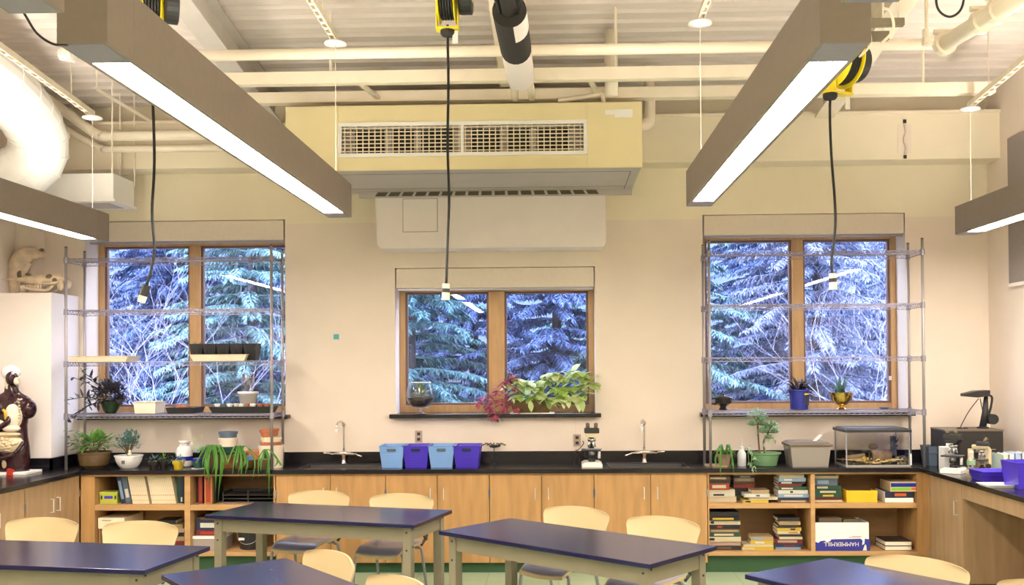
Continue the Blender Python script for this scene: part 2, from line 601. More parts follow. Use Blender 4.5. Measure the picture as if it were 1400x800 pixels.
# side-wall cabinets (left run faces +x, right run faces -x)
def side_door(parent, y0, y1, fx, m, hy, sgn, z0=.094, z1=.87):
    x0, x1 = (fx-.019, fx) if sgn > 0 else (fx, fx+.019)
    d = box_o('door', m, x0, x1, y0, y1, z0, z1, parent, bevel=.0015)
    if hy is not None:
        mm = MB()
        mm.tube([(fx, hy, .62), (fx+sgn*.028, hy, .62), (fx+sgn*.028, hy, .73), (fx, hy, .73)], .005, 6)
        mm.build('handle', 'satin', d)
    for hz in (.2, .72):
        yy = y0 if hy is None or hy > (y0+y1)/2 else y1
        box_o('hinge', 'grey_metal', fx-.004, fx+.006, yy-.007, yy+.007, hz-.03, hz+.03, d)
    return d
def left_cab(y0, y1, doors, label):
    t = thing('base_cabinet', (XL, y0, 0), label, 'cabinet', 'cabinets under the worktop of the torso model')
    fx = -4.235-XL
    box_o('body', 'maple_in', .02, fx-.02, .002, y1-y0-.002, .092, ZC-.037, t)
    box_o('toe_kick', 'toe', .02, fx-.06, 0, y1-y0, 0, .092, t)
    n = doors
    for k in range(n):
        a0, a1 = k*(y1-y0)/n+.003, (k+1)*(y1-y0)/n-.003
        side_door(t, a0, a1, fx, 'maple_side', (a1-.05 if k == 0 and n > 1 else a0+.05), 1)
left_cab(7.62, 8.50, 2, 'maple cabinet in the corner beside the magazine bookcase')
left_cab(6.73, 7.615, 2, 'maple cabinet below the edge of the pink plate')
left_cab(5.8, 6.725, 2, 'maple cabinet at the picture edge behind the cream chair')
def right_run():
    fx = 3.145
    t = thing('base_cabinet', (fx, 7.70, 0), 'pale maple corner cabinet below the twin microscopes', 'cabinet')
    box_o('body', 'maple_in', .02, XR-fx-.02, .002, 8.48-7.70, .092, ZC-.037, t)
    box_o('filler', 'maple', 0, .02, .645, .815, .092, ZC-.037, t)
    box_o('toe_kick', 'toe', .06, .4, 0, .81, 0, .092, t)
    side_door(t, .003, .64, 0, 'maple_side', .08, -1)
    k = thing('knee_space', (fx, 6.55, 0), 'open knee space with an apron and plain panel beside the corner cabinet', 'knee space')
    box_o('apron', 'maple_side', 0, .02, 0, 1.148, .76, ZC-.037, k, bevel=.002)
    box_o('back_panel', 'maple_in', .56, .58, 0, 1.148, .10, ZC-.037, k)
    box_o('side_panel', 'maple_side', 0, .56, 1.128, 1.147, .10, .76, k)
    box_o('brace', 'maple_side', 0, .02, 0, .012, .1, .76, k)
    box_o('toe_kick', 'toe', .50, .54, 0, 1.148, 0, .10, k)
    c = thing('base_cabinet', (fx, 5.6, 0), 'pale maple cabinet below the purple bins at the picture edge', 'cabinet')
    box_o('body', 'maple_side', .02, XR-fx-.02, .002, .945, .092, ZC-.037, c)
    side_door(c, .003, .945, 0, 'maple_side', None, -1)
right_run()

# ================================================================== CEILING: LUMINAIRES
def luminaire(x, y0, y1, z, w, h, label, disc_z, wires=True, near_wire=False):
    t = thing('pendant_luminaire', (x, y0, z), label, 'light', 'long suspended luminaires')
    L = y1-y0
    th = .006
    hs = MB()
    cl = .2
    hs.bx(-w/2, -w/2+th, cl, L-cl, 0, h).bx(w/2-th, w/2, cl, L-cl, 0, h)
    hs.bx(-w/2+th, w/2-th, cl, L-cl, h*.55, h*.55+.005)
    for a, b in ((-w/2+th, -w/2+.017), (w/2-.017, w/2-th)): hs.bx(a, b, cl, L-cl, 0, .006)
    hs.build('housing', 'lum', t)
    for k, (a, b, pl) in enumerate(((0, cl, (.004, cl-.002)), (L-cl, L, (L-cl+.002, L-.004)))):
        c = MB().bx(-w/2-.0005, w/2+.0005, a, b, -.0005, h+.0005).build('end_cap', 'lum', t, bevel=.002)
        box_o('end_plate', 'lum_end', -w/2+.012, w/2-.012, pl[0], pl[1], -.002, .004, c)
    box_o('diffuser', 'diffuser', -w/2+.017, w/2-.017, cl, L-cl, .003, .010, t)
    box_o('upper_diffuser', 'diffuser_up', -w/2+.017, w/2-.017, cl, L-cl, h*.8, h*.8+.006, t)
    if wires:
        ends = [L-.12] + ([.3] if near_wire else [])
        for yy in ends:
            wr = MB().tube([(0, yy, h*.5), (0, yy, disc_z-z)], .0022, 5).build('suspension_wire', 'steel_white', t)
            MB().lathe([(.02, .03), (.075, .012), (.078, 0), (.03, -.008), (.001, -.01)], 20, (0, yy, disc_z-z)).build('ceiling_canopy', 'white', wr, smooth=True)
    return t
LUM = []
luminaire(-1.52, 3.07, 6.78, 2.87, .165, .232, 'long grey luminaire whose far end overlaps the air unit casing', 4.05)
luminaire(.945, 3.18, 6.47, 2.87, .165, .232, 'long grey luminaire hiding half of a yellow cord reel', 4.04)
luminaire(-3.80, 4.55, 7.97, 2.87, .165, .232, 'long grey luminaire passing in front of the white duct elbow', 3.87)
luminaire(3.36, 4.55, 8.09, 2.87, .165, .232, 'long grey luminaire cut by the picture edge beside the tack panel', 3.87)
luminaire(-1.52, -.9, 2.80, 2.87, .165, .232, 'luminaire end entering the top corner above the white duct', 4.5)
luminaire(.91, -.9, 2.83, 2.87, .165, .232, 'luminaire end at the top edge above the yellow reel', 4.5)
luminaire(-3.80, .6, 4.3, 2.87, .165, .232, 'suspended luminaire outside the view beside the first window wall row', 4.5)
luminaire(3.36, .6, 4.3, 2.87, .165, .232, 'suspended luminaire outside the view beside the tack panel row', 4.5)

# strut channels carrying the canopies
def strut(x, y1, z1, y0, label, perf=True, slope=.04):
    t = thing('strut_channel', (x, y1, z1), label, 'strut', 'slotted strut channels under the deck')
    L = y1-y0
    M = Matrix.Rotation(-math.atan(slope), 4, 'X')
    m = MB()
    m.bx(-.021, -.016, -L, 0, 0, .041, M).bx(.016, .021, -L, 0, 0, .041, M).bx(-.021, .021, -L, 0, .041, .045, M)
    for k in range(int(L/.1)):
        m.bx(-.016, .016, -.1*k-.06, -.1*k-.03, .0, .004, M)
    m.build('channel', 'steel_white', t)
    for yy in (-.35, -L+.4):
        MB().tube([M @ Vector((0, yy, .04)), (0, yy, deck(y1+yy)-z1+.02)], .006, 6).build('hanger_rod', 'steel_white', t)
strut(-1.52, 6.66, 4.065, 3.0, 'slotted strut ending in the white canopy above the air unit')
strut(.945, 6.35, 4.055, 2.9, 'slotted strut ending in the white canopy right of the insulated pipe')
strut(-3.80, 7.85, 3.885, 4.2, 'slotted strut over the white duct elbow', slope=.09)
strut(3.36, 7.97, 3.885, 4.2, 'slotted strut in the top corner above the tack panel', slope=.09)

# steel I-beams along the room
def ibeam(x, y0, y1, zb, sl, w, h, label, m='steel_grey'):
    t = thing('steel_beam', (x, y1, zb), label, 'beam', 'steel roof beams')
    M = Matrix.Rotation(-math.atan(sl), 4, 'X')
    L = y1-y0
    MB().bx(-w/2, w/2, -L, 0, 0, .016, M).build('lower_flange', m, t)
    MB().bx(-.006, .006, -L, 0, .016, h-.016, M).build('web', m, t)
    MB().bx(-w/2, w/2, -L, 0, h-.016, h, M).build('upper_flange', m, t)
ibeam(-2.58, 2.5, 8.81, 4.03, SL, .17, .26, 'sloping grey steel beam disappearing behind the air unit')
ibeam(2.42, 2.5, 8.81, 4.03, SL, .17, .26, 'sloping cream steel beam above the half hidden yellow reel', 'steel_white')
ibeam(-.33, 2.5, 8.0, 4.12, SL, .25, .16, 'wide pale steel beam above the insulated pipe', 'steel_white')

# horizontal tubes and pipes across the room
def xbar(name, px0, px1, py0, py1, Y, d, label, cat, m='steel_white', y_ref=700, round_=False):
    a, b = at(px0, (py0+py1)/2, Y), at(px1, (py0+py1)/2, Y)
    zt, zb = wz(py0, Y, y_ref), wz(py1, Y, y_ref)
    mm = MB()
    if round_: mm.tube([(a.x, Y, (zt+zb)/2), (b.x, Y, (zt+zb)/2)], (zt-zb)/2, 14)
    else:
        mm.bx(a.x, b.x, Y, Y+d, zb, zt)
    o = mm.build(name, m, smooth=round_, bevel=0 if round_ else .004)
    tag(o, label, cat)
    return o, (zt+zb)/2
xbar('sprinkler_main', 236, 1290, 62, 77, 6.75, 0, 'round cream pipe spanning the room just below the deck', 'pipe', round_=True)
A, zA = xbar('cross_member', 300, 1095, 93, 110, 7.30, .08, 'deep cream square tube crossing above the air unit', 'beam')
B, zB = xbar('cross_member', 330, 1362, 121, 136, 7.95, .10, 'lower cream square tube nearest the window wall', 'beam')
for px, Y, lab in ((452, 7.34, 'thin hanger rod beside the canopy of the paired luminaire'), (842, 7.34, 'hanger rod above the bent conduit'), (1262, 8.0, 'short hanger rod at the far corner of the deck')):
    x = wx(px, Y, 100)
    tag(MB().tube([(x, Y, 4.0), (x, Y, deck(Y)+.02)], .011, 8).build('hanger_rod', 'steel_white'), lab, 'rod', 'hanger rods')
# diagonal web pieces between the two tubes
for px, lab in ((478, 'short diagonal bracing strip near the perforated strut'), (800, 'short diagonal bracing strip near the wide conduit')):
    x = wx(px, 7.4, 100)
    tag(MB().add([(x-.02,7.37,4.07),(x+.02,7.37,4.07),(x+.14,7.96,4.04),(x+.10,7.96,4.04),(x-.02,7.37,4.05),(x+.02,7.37,4.05),(x+.14,7.96,4.02),(x+.10,7.96,4.02)],
        [(0,1,2,3),(7,6,5,4),(0,4,5,1),(1,5,6,2),(2,6,7,3),(3,7,4,0)]).build('brace_strip', 'steel_white'), lab, 'brace', 'brace strips')

a_, b_ = at(131, 124, 8.0), at(206, 168, 8.6)
tag(MB().add([a_+Vector(q) for q in ((0,0,.03),(.0,.03,.03),(0,.03,0),(0,0,0))]+[b_+Vector(q) for q in ((0,0,.03),(.0,.03,.03),(0,.03,0),(0,0,0))],
    [(0,1,2,3),(7,6,5,4),(0,4,5,1),(1,5,6,2),(2,6,7,3),(3,7,4,0)]).tube([a_+Vector((0,.015,.01)), Vector((a_.x, a_.y+.015, deck(a_.y)+.02))], .006, 6).build('brace_strip', 'steel_white'), 'slanting white flat bar above the air outlet box', 'brace', 'brace strips')
# ------------------------------------------------------------------ air unit
def hvac():
    x0, x1, yf, yb, zb, zt = -2.185, .69, 7.78, 8.815, 3.40, 3.925
    t = thing('air_unit', (x0, yf, zb), 'large cream ceiling air unit with a wide louvred intake grille', 'air unit')
    w, h, d = x1-x0, zt-zb, yb-yf
    gx0, gx1, gz0, gz1 = -1.757-x0, .252-x0, 3.507-zb, 3.785-zb
    m = MB()
    m.bx(0, gx0, 0, .02, 0, h).bx(gx1, w, 0, .02, 0, h).bx(gx0, gx1, 0, .02, 0, gz0).bx(gx0, gx1, 0, .02, gz1, h)
    m.bx(0, w, .02, d, h-.02, h).bx(0, .02, .02, d, 0, h-.02).bx(w-.02, w, .02, d, 0, h-.02).bx(.02, w-.02, d-.02, d, 0, h-.02)
    m.build('casing', 'hvac', t, bevel=.003)
    bt = box_o('bottom_panel', 'hvac_grey', .01, w-.01, .01, d-.01, -.004, .006, t)
    for q in ((.03, w-.08, .14, .145), (.03, w-.08, .80, .804), (w-.085, w-.08, .14, .99)):
        box_o('panel_seam', 'vent_dark', q[0], q[1], q[2], q[3], -.0055, -.003, bt)
    lp = box_o('discharge_lip', 'hvac_grey', .40, w-.01, .955, .992, -.052, -.004, t)
    n = 17
    for k in range(n):
        xx = .56+k*(2.02/n)
        s = (8.5-k)*.0016
        MB().prism([(xx+s, -.008), (xx+.094+s, -.008), (xx+.094-s, -.044), (xx-s, -.044)], .952, .9555).build('outlet_slot', 'vent_dark', lp)
    g = MB()
    f = .03
    g.bx(gx0, gx1, -.012, .02, gz0, gz0+f).bx(gx0, gx1, -.012, .02, gz1-f, gz1)
    g.bx(gx0, gx0+f, -.012, .02, gz0+f, gz1-f).bx(gx1-f, gx1, -.012, .02, gz0+f, gz1-f)
    mid = (gx0+gx1)/2
    g.bx(mid-.012, mid+.012, -.012, .02, gz0+f, gz1-f)
    go = g.build('grille_frame', 'white', t, bevel=.002)
    nb = 7
    for k in range(nb):
        z = gz0+f+(k+.5)*(gz1-gz0-2*f)/nb
        box_o('louvre', 'cream', gx0+f, gx1-f, -.006, -.002, z-.004, z+.004, go)
    nv = 40
    for k in range(nv):
        x = gx0+f+(k+.5)*(gx1-gx0-2*f)/nv
        box_o('grille_bar', 'cream', x-.004, x+.004, .0, .012, gz0+f, gz1-f, go)
    # coil and dark openings behind the grille
    box_o('coil', 'hvac_grey', gx0, gx1, .10, .12, gz0, gz1, t)
    for a, b in ((.12, .36), (.42, .60), (.66, .92), (1.06, 1.30), (1.36, 1.54), (1.60, 1.86)):
        box_o('fan_opening', 'dark', gx0+a, gx0+b, .09, .10, gz0+.035, gz1-.04, t)
    box_o('sticker', 'white', 2.58, 2.66, -.002, .0, h-.10, h-.065, t)
    box_o('sticker', 'white', 2.655, 2.80, -.0025, .0, h-.125, h-.06, t)
hvac()
def pipe(name, pts, r, label, cat='pipe', m='steel_white', n=12, group=None, bend=5):
    o = MB().tube(curve_pts(pts, bend) if bend else pts, r, n).build(name, m, smooth=True)
    return tag(o, label, cat, group)
P = at
pipe('conduit', [(.02, 7.9, 3.98), P(770, 137, 7.9), P(815, 130, 7.9), P(823, 129, 7.9), (P(826, 140, 7.9).x, 7.9, 3.93)], .018, 'thin conduit arching over the air unit')
x = wx(836, 7.6, 110)
tag(MB().tube([(x, 7.62, 3.90+.03), (x, 7.62, 4.44)], .052, 14).build('drain_riser', 'steel_white', smooth=True), 'upright round pipe rising from the air unit casing', 'pipe')
pipe('elbow_pipe', [(.60, 8.3, 3.86), (.72, 8.3, 3.855), (.785, 8.3, 3.88), (.80, 8.3, 3.95), (.80, 8.3, 4.36)], .05, 'thick white elbow pipe leaving the air unit side')

# ------------------------------------------------------------------ insulated pipe below the centre beam
def insulated():
    a, b = at(698, 30, 5.9), at(709, 112, 7.1)
    zc = 3.93
    t = thing('insulated_pipe', (a.x, 5.75, zc), 'thick white insulated pipe with a wide black tape band', 'pipe')
    dx = (at(712, 112, 7.0).x-a.x)
    q = lambda s: Vector((dx*s, 1.3*s, -.02*s))
    MB().tube([q(0), q(.03), q(.97), q(1)], [.085, .10, .10, .09], 20).build('insulation', 'white_paint', t, smooth=True)
    tp = MB().tube([q(-.004), q(.52)], .1025, 20).build('tape_band', 'black_rough', t)
    ar = MB()
    for k in range(6):
        a0, a1 = -1.35+.28*k, -1.35+.28*(k+1)
        r = .1045
        pp = [q(s)+Vector((r*math.cos(a), 0, r*math.sin(a))) for s, a in ((-.006, a0), (-.006, a1), (.20, a1), (.20, a0))]
        ar.add(pp, [(0, 1, 2, 3)])
    ar.build('white_patch', 'white_paint', t)
    MB().tube([q(-1.8), q(.02)], .045, 14).build('feed_pipe', 'black_rough', t, smooth=True)
    MB().tube([q(-.9)+Vector((-.07, 0, 0)), q(-.2)+Vector((-.07, 0, 0)), q(.02)+Vector((-.05, 0, -.01))], .012, 8).build('cable', 'cord', t)
    MB().tube(curve_pts([q(-.9)+Vector((.08, 0, .03)), q(-.3)+Vector((.10, 0, 0)), q(.02)+Vector((.05, 0, -.02))]), .009, 8).build('cable', 'cord', t)
    for s in (-1, 1):
        MB().tube([q(.98)+Vector((s*.06, 0, 0)), q(1.0)+Vector((s*.065, .5, -.0))], .03, 10).build('branch_pipe', 'steel_white', t, smooth=True)
    for yy in (.35, .95):
        MB().tube([(0, yy, .09), (0, yy, .32)], .008, 6).build('hanger', 'steel_white', t)
insulated()

# ------------------------------------------------------------------ ducts and pipes on the left
def duct():
    t = thing('round_duct', (-3.9, 5.0, 3.3), 'fat white round duct bending down in a segmented elbow', 'duct')
    o = Vector((-3.9, 5.0, 3.3))
    pts = [at(-150, -10, 6.1), at(-75, 58, 6.7), at(-8, 108, 7.2), at(32, 150, 7.7), at(53, 188, 7.95), at(47, 220, 8.0), at(18, 240, 8.0), at(-30, 250, 8.0), at(-58, 250, 8.0)]
    seg = curve_pts([p-o for p in pts], 2)
    m = MB()
    R = .23
    for i in range(len(seg)-1):
        m = MB()
        m.tube([seg[i], seg[i+1]], R, 24)
    MB().tube(seg, R, 24).build('duct_wall', 'white', t, smooth=False)
    for i in range(2, len(seg)-1):
        d = (seg[i+1]-seg[i-1]).normalized()
        MB().tube([seg[i]-d*.008, seg[i]+d*.008], R+.006, 24).build('seam_ring', 'white', t)
duct()
def register():
    x0, x1 = -4.6, wx(155, 8.4, 250)
    t = thing('air_register_box', (x0, 8.4, 3.29), 'white rectangular air outlet box on rods beside the duct elbow', 'duct')
    w = x1-x0
    box_o('plenum', 'white', 0, w, 0, .42, .01, .24, t, bevel=.004)
    f = MB().bx(-.02, w+.02, -.02, .44, -.01, .01).build('flange', 'white', t)
    box_o('diffuser_grille', 'hvac_grey', w*.45, w-.07, .06, .36, -.014, -.009, t)
    for xx, yy in ((w-.02, .02), (w-.1, .35), (w+.01, .40)):
        MB().tube([(xx, yy, .2), (xx, yy, 1.05)], .007, 6).build('hanger_rod', 'steel_white', t)
register()
pipe('wall_pipe', [(-4.72, 8.67, 4.35), (-4.45, 8.67, 4.15), (-4.22, 8.67, 3.98), (-4.12, 8.67, 3.925), (-3.95, 8.67, 3.92), (-2.2, 8.67, 3.92)], .045, 'upper cream pipe turning the corner above the air outlet box', group='corner pipes')
pipe('wall_pipe', [(-4.78, 8.73, 4.22), (-4.49, 8.73, 4.02), (-4.24, 8.73, 3.875), (-4.13, 8.73, 3.822), (-3.95, 8.73, 3.815), (-2.2, 8.73, 3.815)], .032, 'lower cream pipe turning the corner above the air outlet box', group='corner pipes')
def branch():
    a, b = at(1288, 62, 6.6), at(1420, -18, 5.6)
    t = thing('sprinkler_branch', a, 'thick cream sprinkler branch slanting into the top corner', 'pipe')
    d = b-a
    MB().tube([(0,0,0), d], .055, 14).build('pipe_run', 'steel_white', t, smooth=True)
    for s in (.03, .45, .62):
        MB().tube([d*s-d*.025, d*s+d*.025], .078, 12).build('coupling', 'steel_white', t)
        MB().tube([d*s+Vector((-.07,0,.08)), d*s+Vector((.07,0,.08))], .02, 8).build('bolt', 'steel_white', t)
branch()
tag(MB().tube([Vector((at(1267, 50, 6.5).x, 6.5, deck(6.5)+.02)), at(1267, 45, 6.5)], .012, 8).tube([at(1265, 40, 6.5), at(1268, 62, 6.5)], [.02, .035], 10).tube([at(1262, 56, 6.5), at(1275, 56, 6.5)], .03, 8).build('fire_sprinkler', 'steel_white'), 'small pale sprinkler head below the crossing pipe', 'sprinkler')
tag(MB().tube([Vector((at(90, 70, 6.0).x, 6.0, deck(6.0)+.02)), at(90, 70, 6.0)], .012, 8).tube([at(82, 75, 6.0), at(100, 73, 6.0)], [.035, .05], 10).tube([at(90, 62, 6.0), at(90, 76, 6.0)], .018, 8).tube([at(97, 73, 6.0), at(98, 84, 6.0)], .02, 8).build('fire_sprinkler', 'white'), 'white sprinkler head under the top corner luminaire', 'sprinkler')
tag(MB().tube(curve_pts([at(20, 0, 3.0), at(34, 20, 3.0), at(50, 45, 3.0), at(72, 60, 3.0), at(92, 62, 3.08)], 6), .004, 6).build('power_cord', 'cord', smooth=True), 'thin black cord sagging between luminaire ends', 'cord')
tag(MB().tube(curve_pts([at(1284, -30, 4.6), at(1280, 0, 4.6), at(1285, 16, 4.6), at(1299, 23, 4.6), at(1313, 14, 4.6), at(1318, -6, 4.6), at(1316, -30, 4.6)], 6), .006, 6).build('cable_loop', 'cord', smooth=True), 'black cable loop hanging at the top edge', 'cord')
# short strut clamps right of the tall luminaire
for k, (px0, px1, py0, py1, Y, lab) in enumerate(((1172, 1237, 24, 34, 5.6, 'upper khaki strut piece clamped under the beam'), (1172, 1216, 42, 54, 6.0, 'lower khaki strut piece clamped under the beam'))):
    a, b = at(px0-40, py0, Y), at(px1, py1, Y)
    t = thing('strut_clamp', (a.x, Y, b.z), lab, 'strut', 'khaki strut clamps')
    w, h = b.x-a.x, at(px1, py0, Y).z-b.z
    box_o('channel', 'khaki', 0, w, 0, .04, 0, h, t)
    xx = w-.10-.05*k
    for hx in (.05, w-.03): MB().tube([(hx, .02, h-.005), (hx, .02, deck(Y)-b.z+.02)], .006, 6).build('hanger_rod', 'steel_white', t)
    MB().tube(curve_pts([(xx-.02, -.01, h+.05), (xx+.01, -.02, h+.03), (xx+.03, -.02, 0), (xx+.02, -.01, -.05), (xx-.03, .02, -.10)], 4), .008, 6).build('hook_rod', 'steel_white', t)

# ------------------------------------------------------------------ cord reels
def reel(x, y, z, rz, label, cord_pts, end_style, gx=0.):
    t = thing('cord_reel', (x, y, z), label, 'cord reel', 'yellow overhead cord reels', rz)
    # axle along local x
    M = Matrix.Rotation(PI/2, 4, 'Y')
    R = .165
    MB().lathe([(.06, -.045), (R-.035, -.045), (R-.035, .045), (.06, .045)], 28, M=M).build('cable_drum', 'black_plastic', t)
    cw = MB()
    for k in range(5):
        cw.tube([((k-2)*.017, (R-.028)*math.cos(a*2*PI/28), (R-.028)*math.sin(a*2*PI/28)) for a in range(28)], .0085, 6, closed=True)
    cw.build('wound_cable', 'cord', t)
    for s in (-1, 1):
        MB().lathe([(.03, s*.05-.004), (R, s*.05-.004), (R+.004, s*.05), (R, s*.05+.004), (.03, s*.05+.004)], 32, M=M).build('flange', 'yellow', t, smooth=False)
        MB().prism([(-.035, .22), (.035, .22), (.05, .0), (.03, -.20), (-.03, -.20), (-.05, 0)], s*.066-.004, s*.066+.004, Matrix.Rotation(PI/2, 4, 'Z')).build('side_arm', 'yellow', t, bevel=.002)
    MB().lathe([(.02, .07), (.11, .07), (.115, .085), (.115, .15), (.10, .155), (.001, .155)], 28, M=M).build('spring_case', 'black_plastic', t)
    MB().lathe([(.04, .1551), (.05, .158), (.001, .158)], 16, M=M).build('hub_cap', 'yellow', t)
    box_o('top_bracket', 'yellow', -.075, .075, -.05, .05, .215, .23, t, bevel=.002)
    MB().bx(-.07+min(gx, 0), .07, -.035, .035, -.215, -.20).build('cable_guide', 'yellow', t)
    MB().lathe([(.012, -.255), (.035, -.25), (.045, -.235), (.045, -.215), (.02, -.205)], 14, (gx, 0, 0)).build('stop_ball', 'black_rough', t)
    box_o('warning_tag', 'white', .03, .065, -.01, -.007, -.30, -.22, t)
    MB().tube([(0, 0, .23), (0, 0, max(.3, deck(y)-z))], .012, 8).build('hanger_rod', 'steel_white', t)
    if rz:
        Mi = Matrix.Rotation(-rz, 4, 'Z')
    else: Mi = Matrix.Identity(4)
    o = Vector((x, y, z))
    pts = [Mi @ (Vector(p)-o) for p in cord_pts]
    pts[0] = Vector((gx, 0, -.25))
    pts.insert(0, Vector((gx*.5, .0, -.18)))
    c = MB().tube(curve_pts(pts, 6), .0085, 8).build('drop_cord', 'cord', t, smooth=True)
    e = pts[-1]
    d = (pts[-1]-pts[-2]).normalized()
    if end_style:
        MB().tube([e, e+d*.05], .022, 12).build('connector_cap', 'cream', c)
        MB().tube([e+d*.03, e+d*.055], .0235, 12).build('connector_ring', 'black_plastic', c)
        MB().tube([e+d*.055, e+d*.10], [.024, .026], 12).build('socket_end', 'cream', c)
    else:
        MB().tube([e-d*.005, e+d*.06], .025, 12).build('connector_cap', 'black_plastic', c)
        MB().tube([e+d*.06, e+d*.10], [.024, .022], 12).build('socket_end', 'cream', c)
Y = 6.0
c0 = at(612, 45, Y)
reel(c0.x, Y, c0.z+.23, .0, 'yellow cord reel at the top edge above the air unit grille', [c0, at(613, 120, Y), at(612, 200, Y), at(614, 270, Y), at(612, 330, Y), at(610, 388, Y)], True)
Y = 6.1
c0 = at(1135, 136, Y)
reel(c0.x+.085*math.cos(.45), Y+.085*math.sin(.45), c0.z+.25, .45, 'yellow cord reel half hidden behind a luminaire, above the terrarium-side window', [c0, at(1136, 200, Y), at(1141, 270, Y), at(1142, 310, Y), at(1137, 355, Y), at(1138, 374, Y)], True, -.085)
Y = 5.6
c0 = at(206, 30, Y)
reel(c0.x, Y, at(206, 2, Y).z, .45, 'yellow cord reel peeking over the luminaire next to the duct elbow', [c0, at(209, 140, Y), at(211, 220, Y), at(208, 290, Y), at(211, 340, Y), at(206, 372, Y), at(200, 391, Y)], False)
# ================================================================== TABLES AND CHAIRS
def make_table(L, W, label):
    t = thing('lab_table', (0, 0, 0), label, 'table', 'black-topped lab tables')
    h = .76
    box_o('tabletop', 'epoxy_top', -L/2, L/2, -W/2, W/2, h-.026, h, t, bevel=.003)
    i = .045
    lw = .062
    for s in (-1, 1):
        box_o('apron', 'khaki', -L/2+i+lw, L/2-i-lw, s*(W/2-i-.02)-.011, s*(W/2-i-.02)+.011, h-.125, h-.026, t)
        box_o('apron', 'khaki', s*(L/2-i-.02)-.011, s*(L/2-i-.02)+.011, -W/2+i+lw, W/2-i-lw, h-.125, h-.026, t)
        for r in (-1, 1):
            cx, cy = s*(L/2-i-lw/2), r*(W/2-i-lw/2)
            lg = box_o('leg', 'khaki', cx-lw/2, cx+lw/2, cy-lw/2, cy+lw/2, 0, h-.026, t, bevel=.004)
            for bz in (h-.065, h-.185):
                MB().lathe([(.007, 0), (.007, .004), (.001, .0045)], 8, M=Matrix.Translation((cx, cy+r*lw/2, bz)) @ Matrix.Rotation(-r*PI/2, 4, 'X')).build('bolt', 'dark', lg)
                MB().lathe([(.007, 0), (.007, .004), (.001, .0045)], 8, M=Matrix.Translation((cx+s*lw/2, cy, bz+.02)) @ Matrix.Rotation(s*PI/2, 4, 'Y')).build('bolt', 'dark', lg)
    return t
TL, TW = 1.64, .68
def table_at(corner, ang, label, first=[None]):
    # corner: the far corner on the -x end of the table
    u = Vector((math.cos(ang), math.sin(ang), 0))
    v = Vector((-math.sin(ang), math.cos(ang), 0))
    c = Vector((corner[0], corner[1], 0)) + u*TL/2 - v*TW/2
    if first[0] is None:
        t = first[0] = make_table(TL, TW, label)
        t.location, t.rotation_euler = c, (0, 0, ang)
    else: t = copy_thing(first[0], c, label, ang)
    return c, u, v
R_ = math.radians
T1 = table_at((-2.36, 7.60), R_(-15.8), 'black lab table nearest the hanging spider plants')
T2 = table_at((-.335, 6.78), R_(-40), 'black lab table turned diagonally in front of the cabinets')
T3 = table_at((-2.07-TL*math.cos(R_(9)), 5.738+TL*math.sin(R_(9))), R_(-9), 'black lab table cut by the picture edge below the side cabinets')
T4 = table_at((-1.518, 5.387), R_(-50.5), 'black lab table corner at the bottom edge between two chairs and another table')
T5 = table_at((1.483, 5.376), R_(-53), 'black lab table corner mirroring the window light')

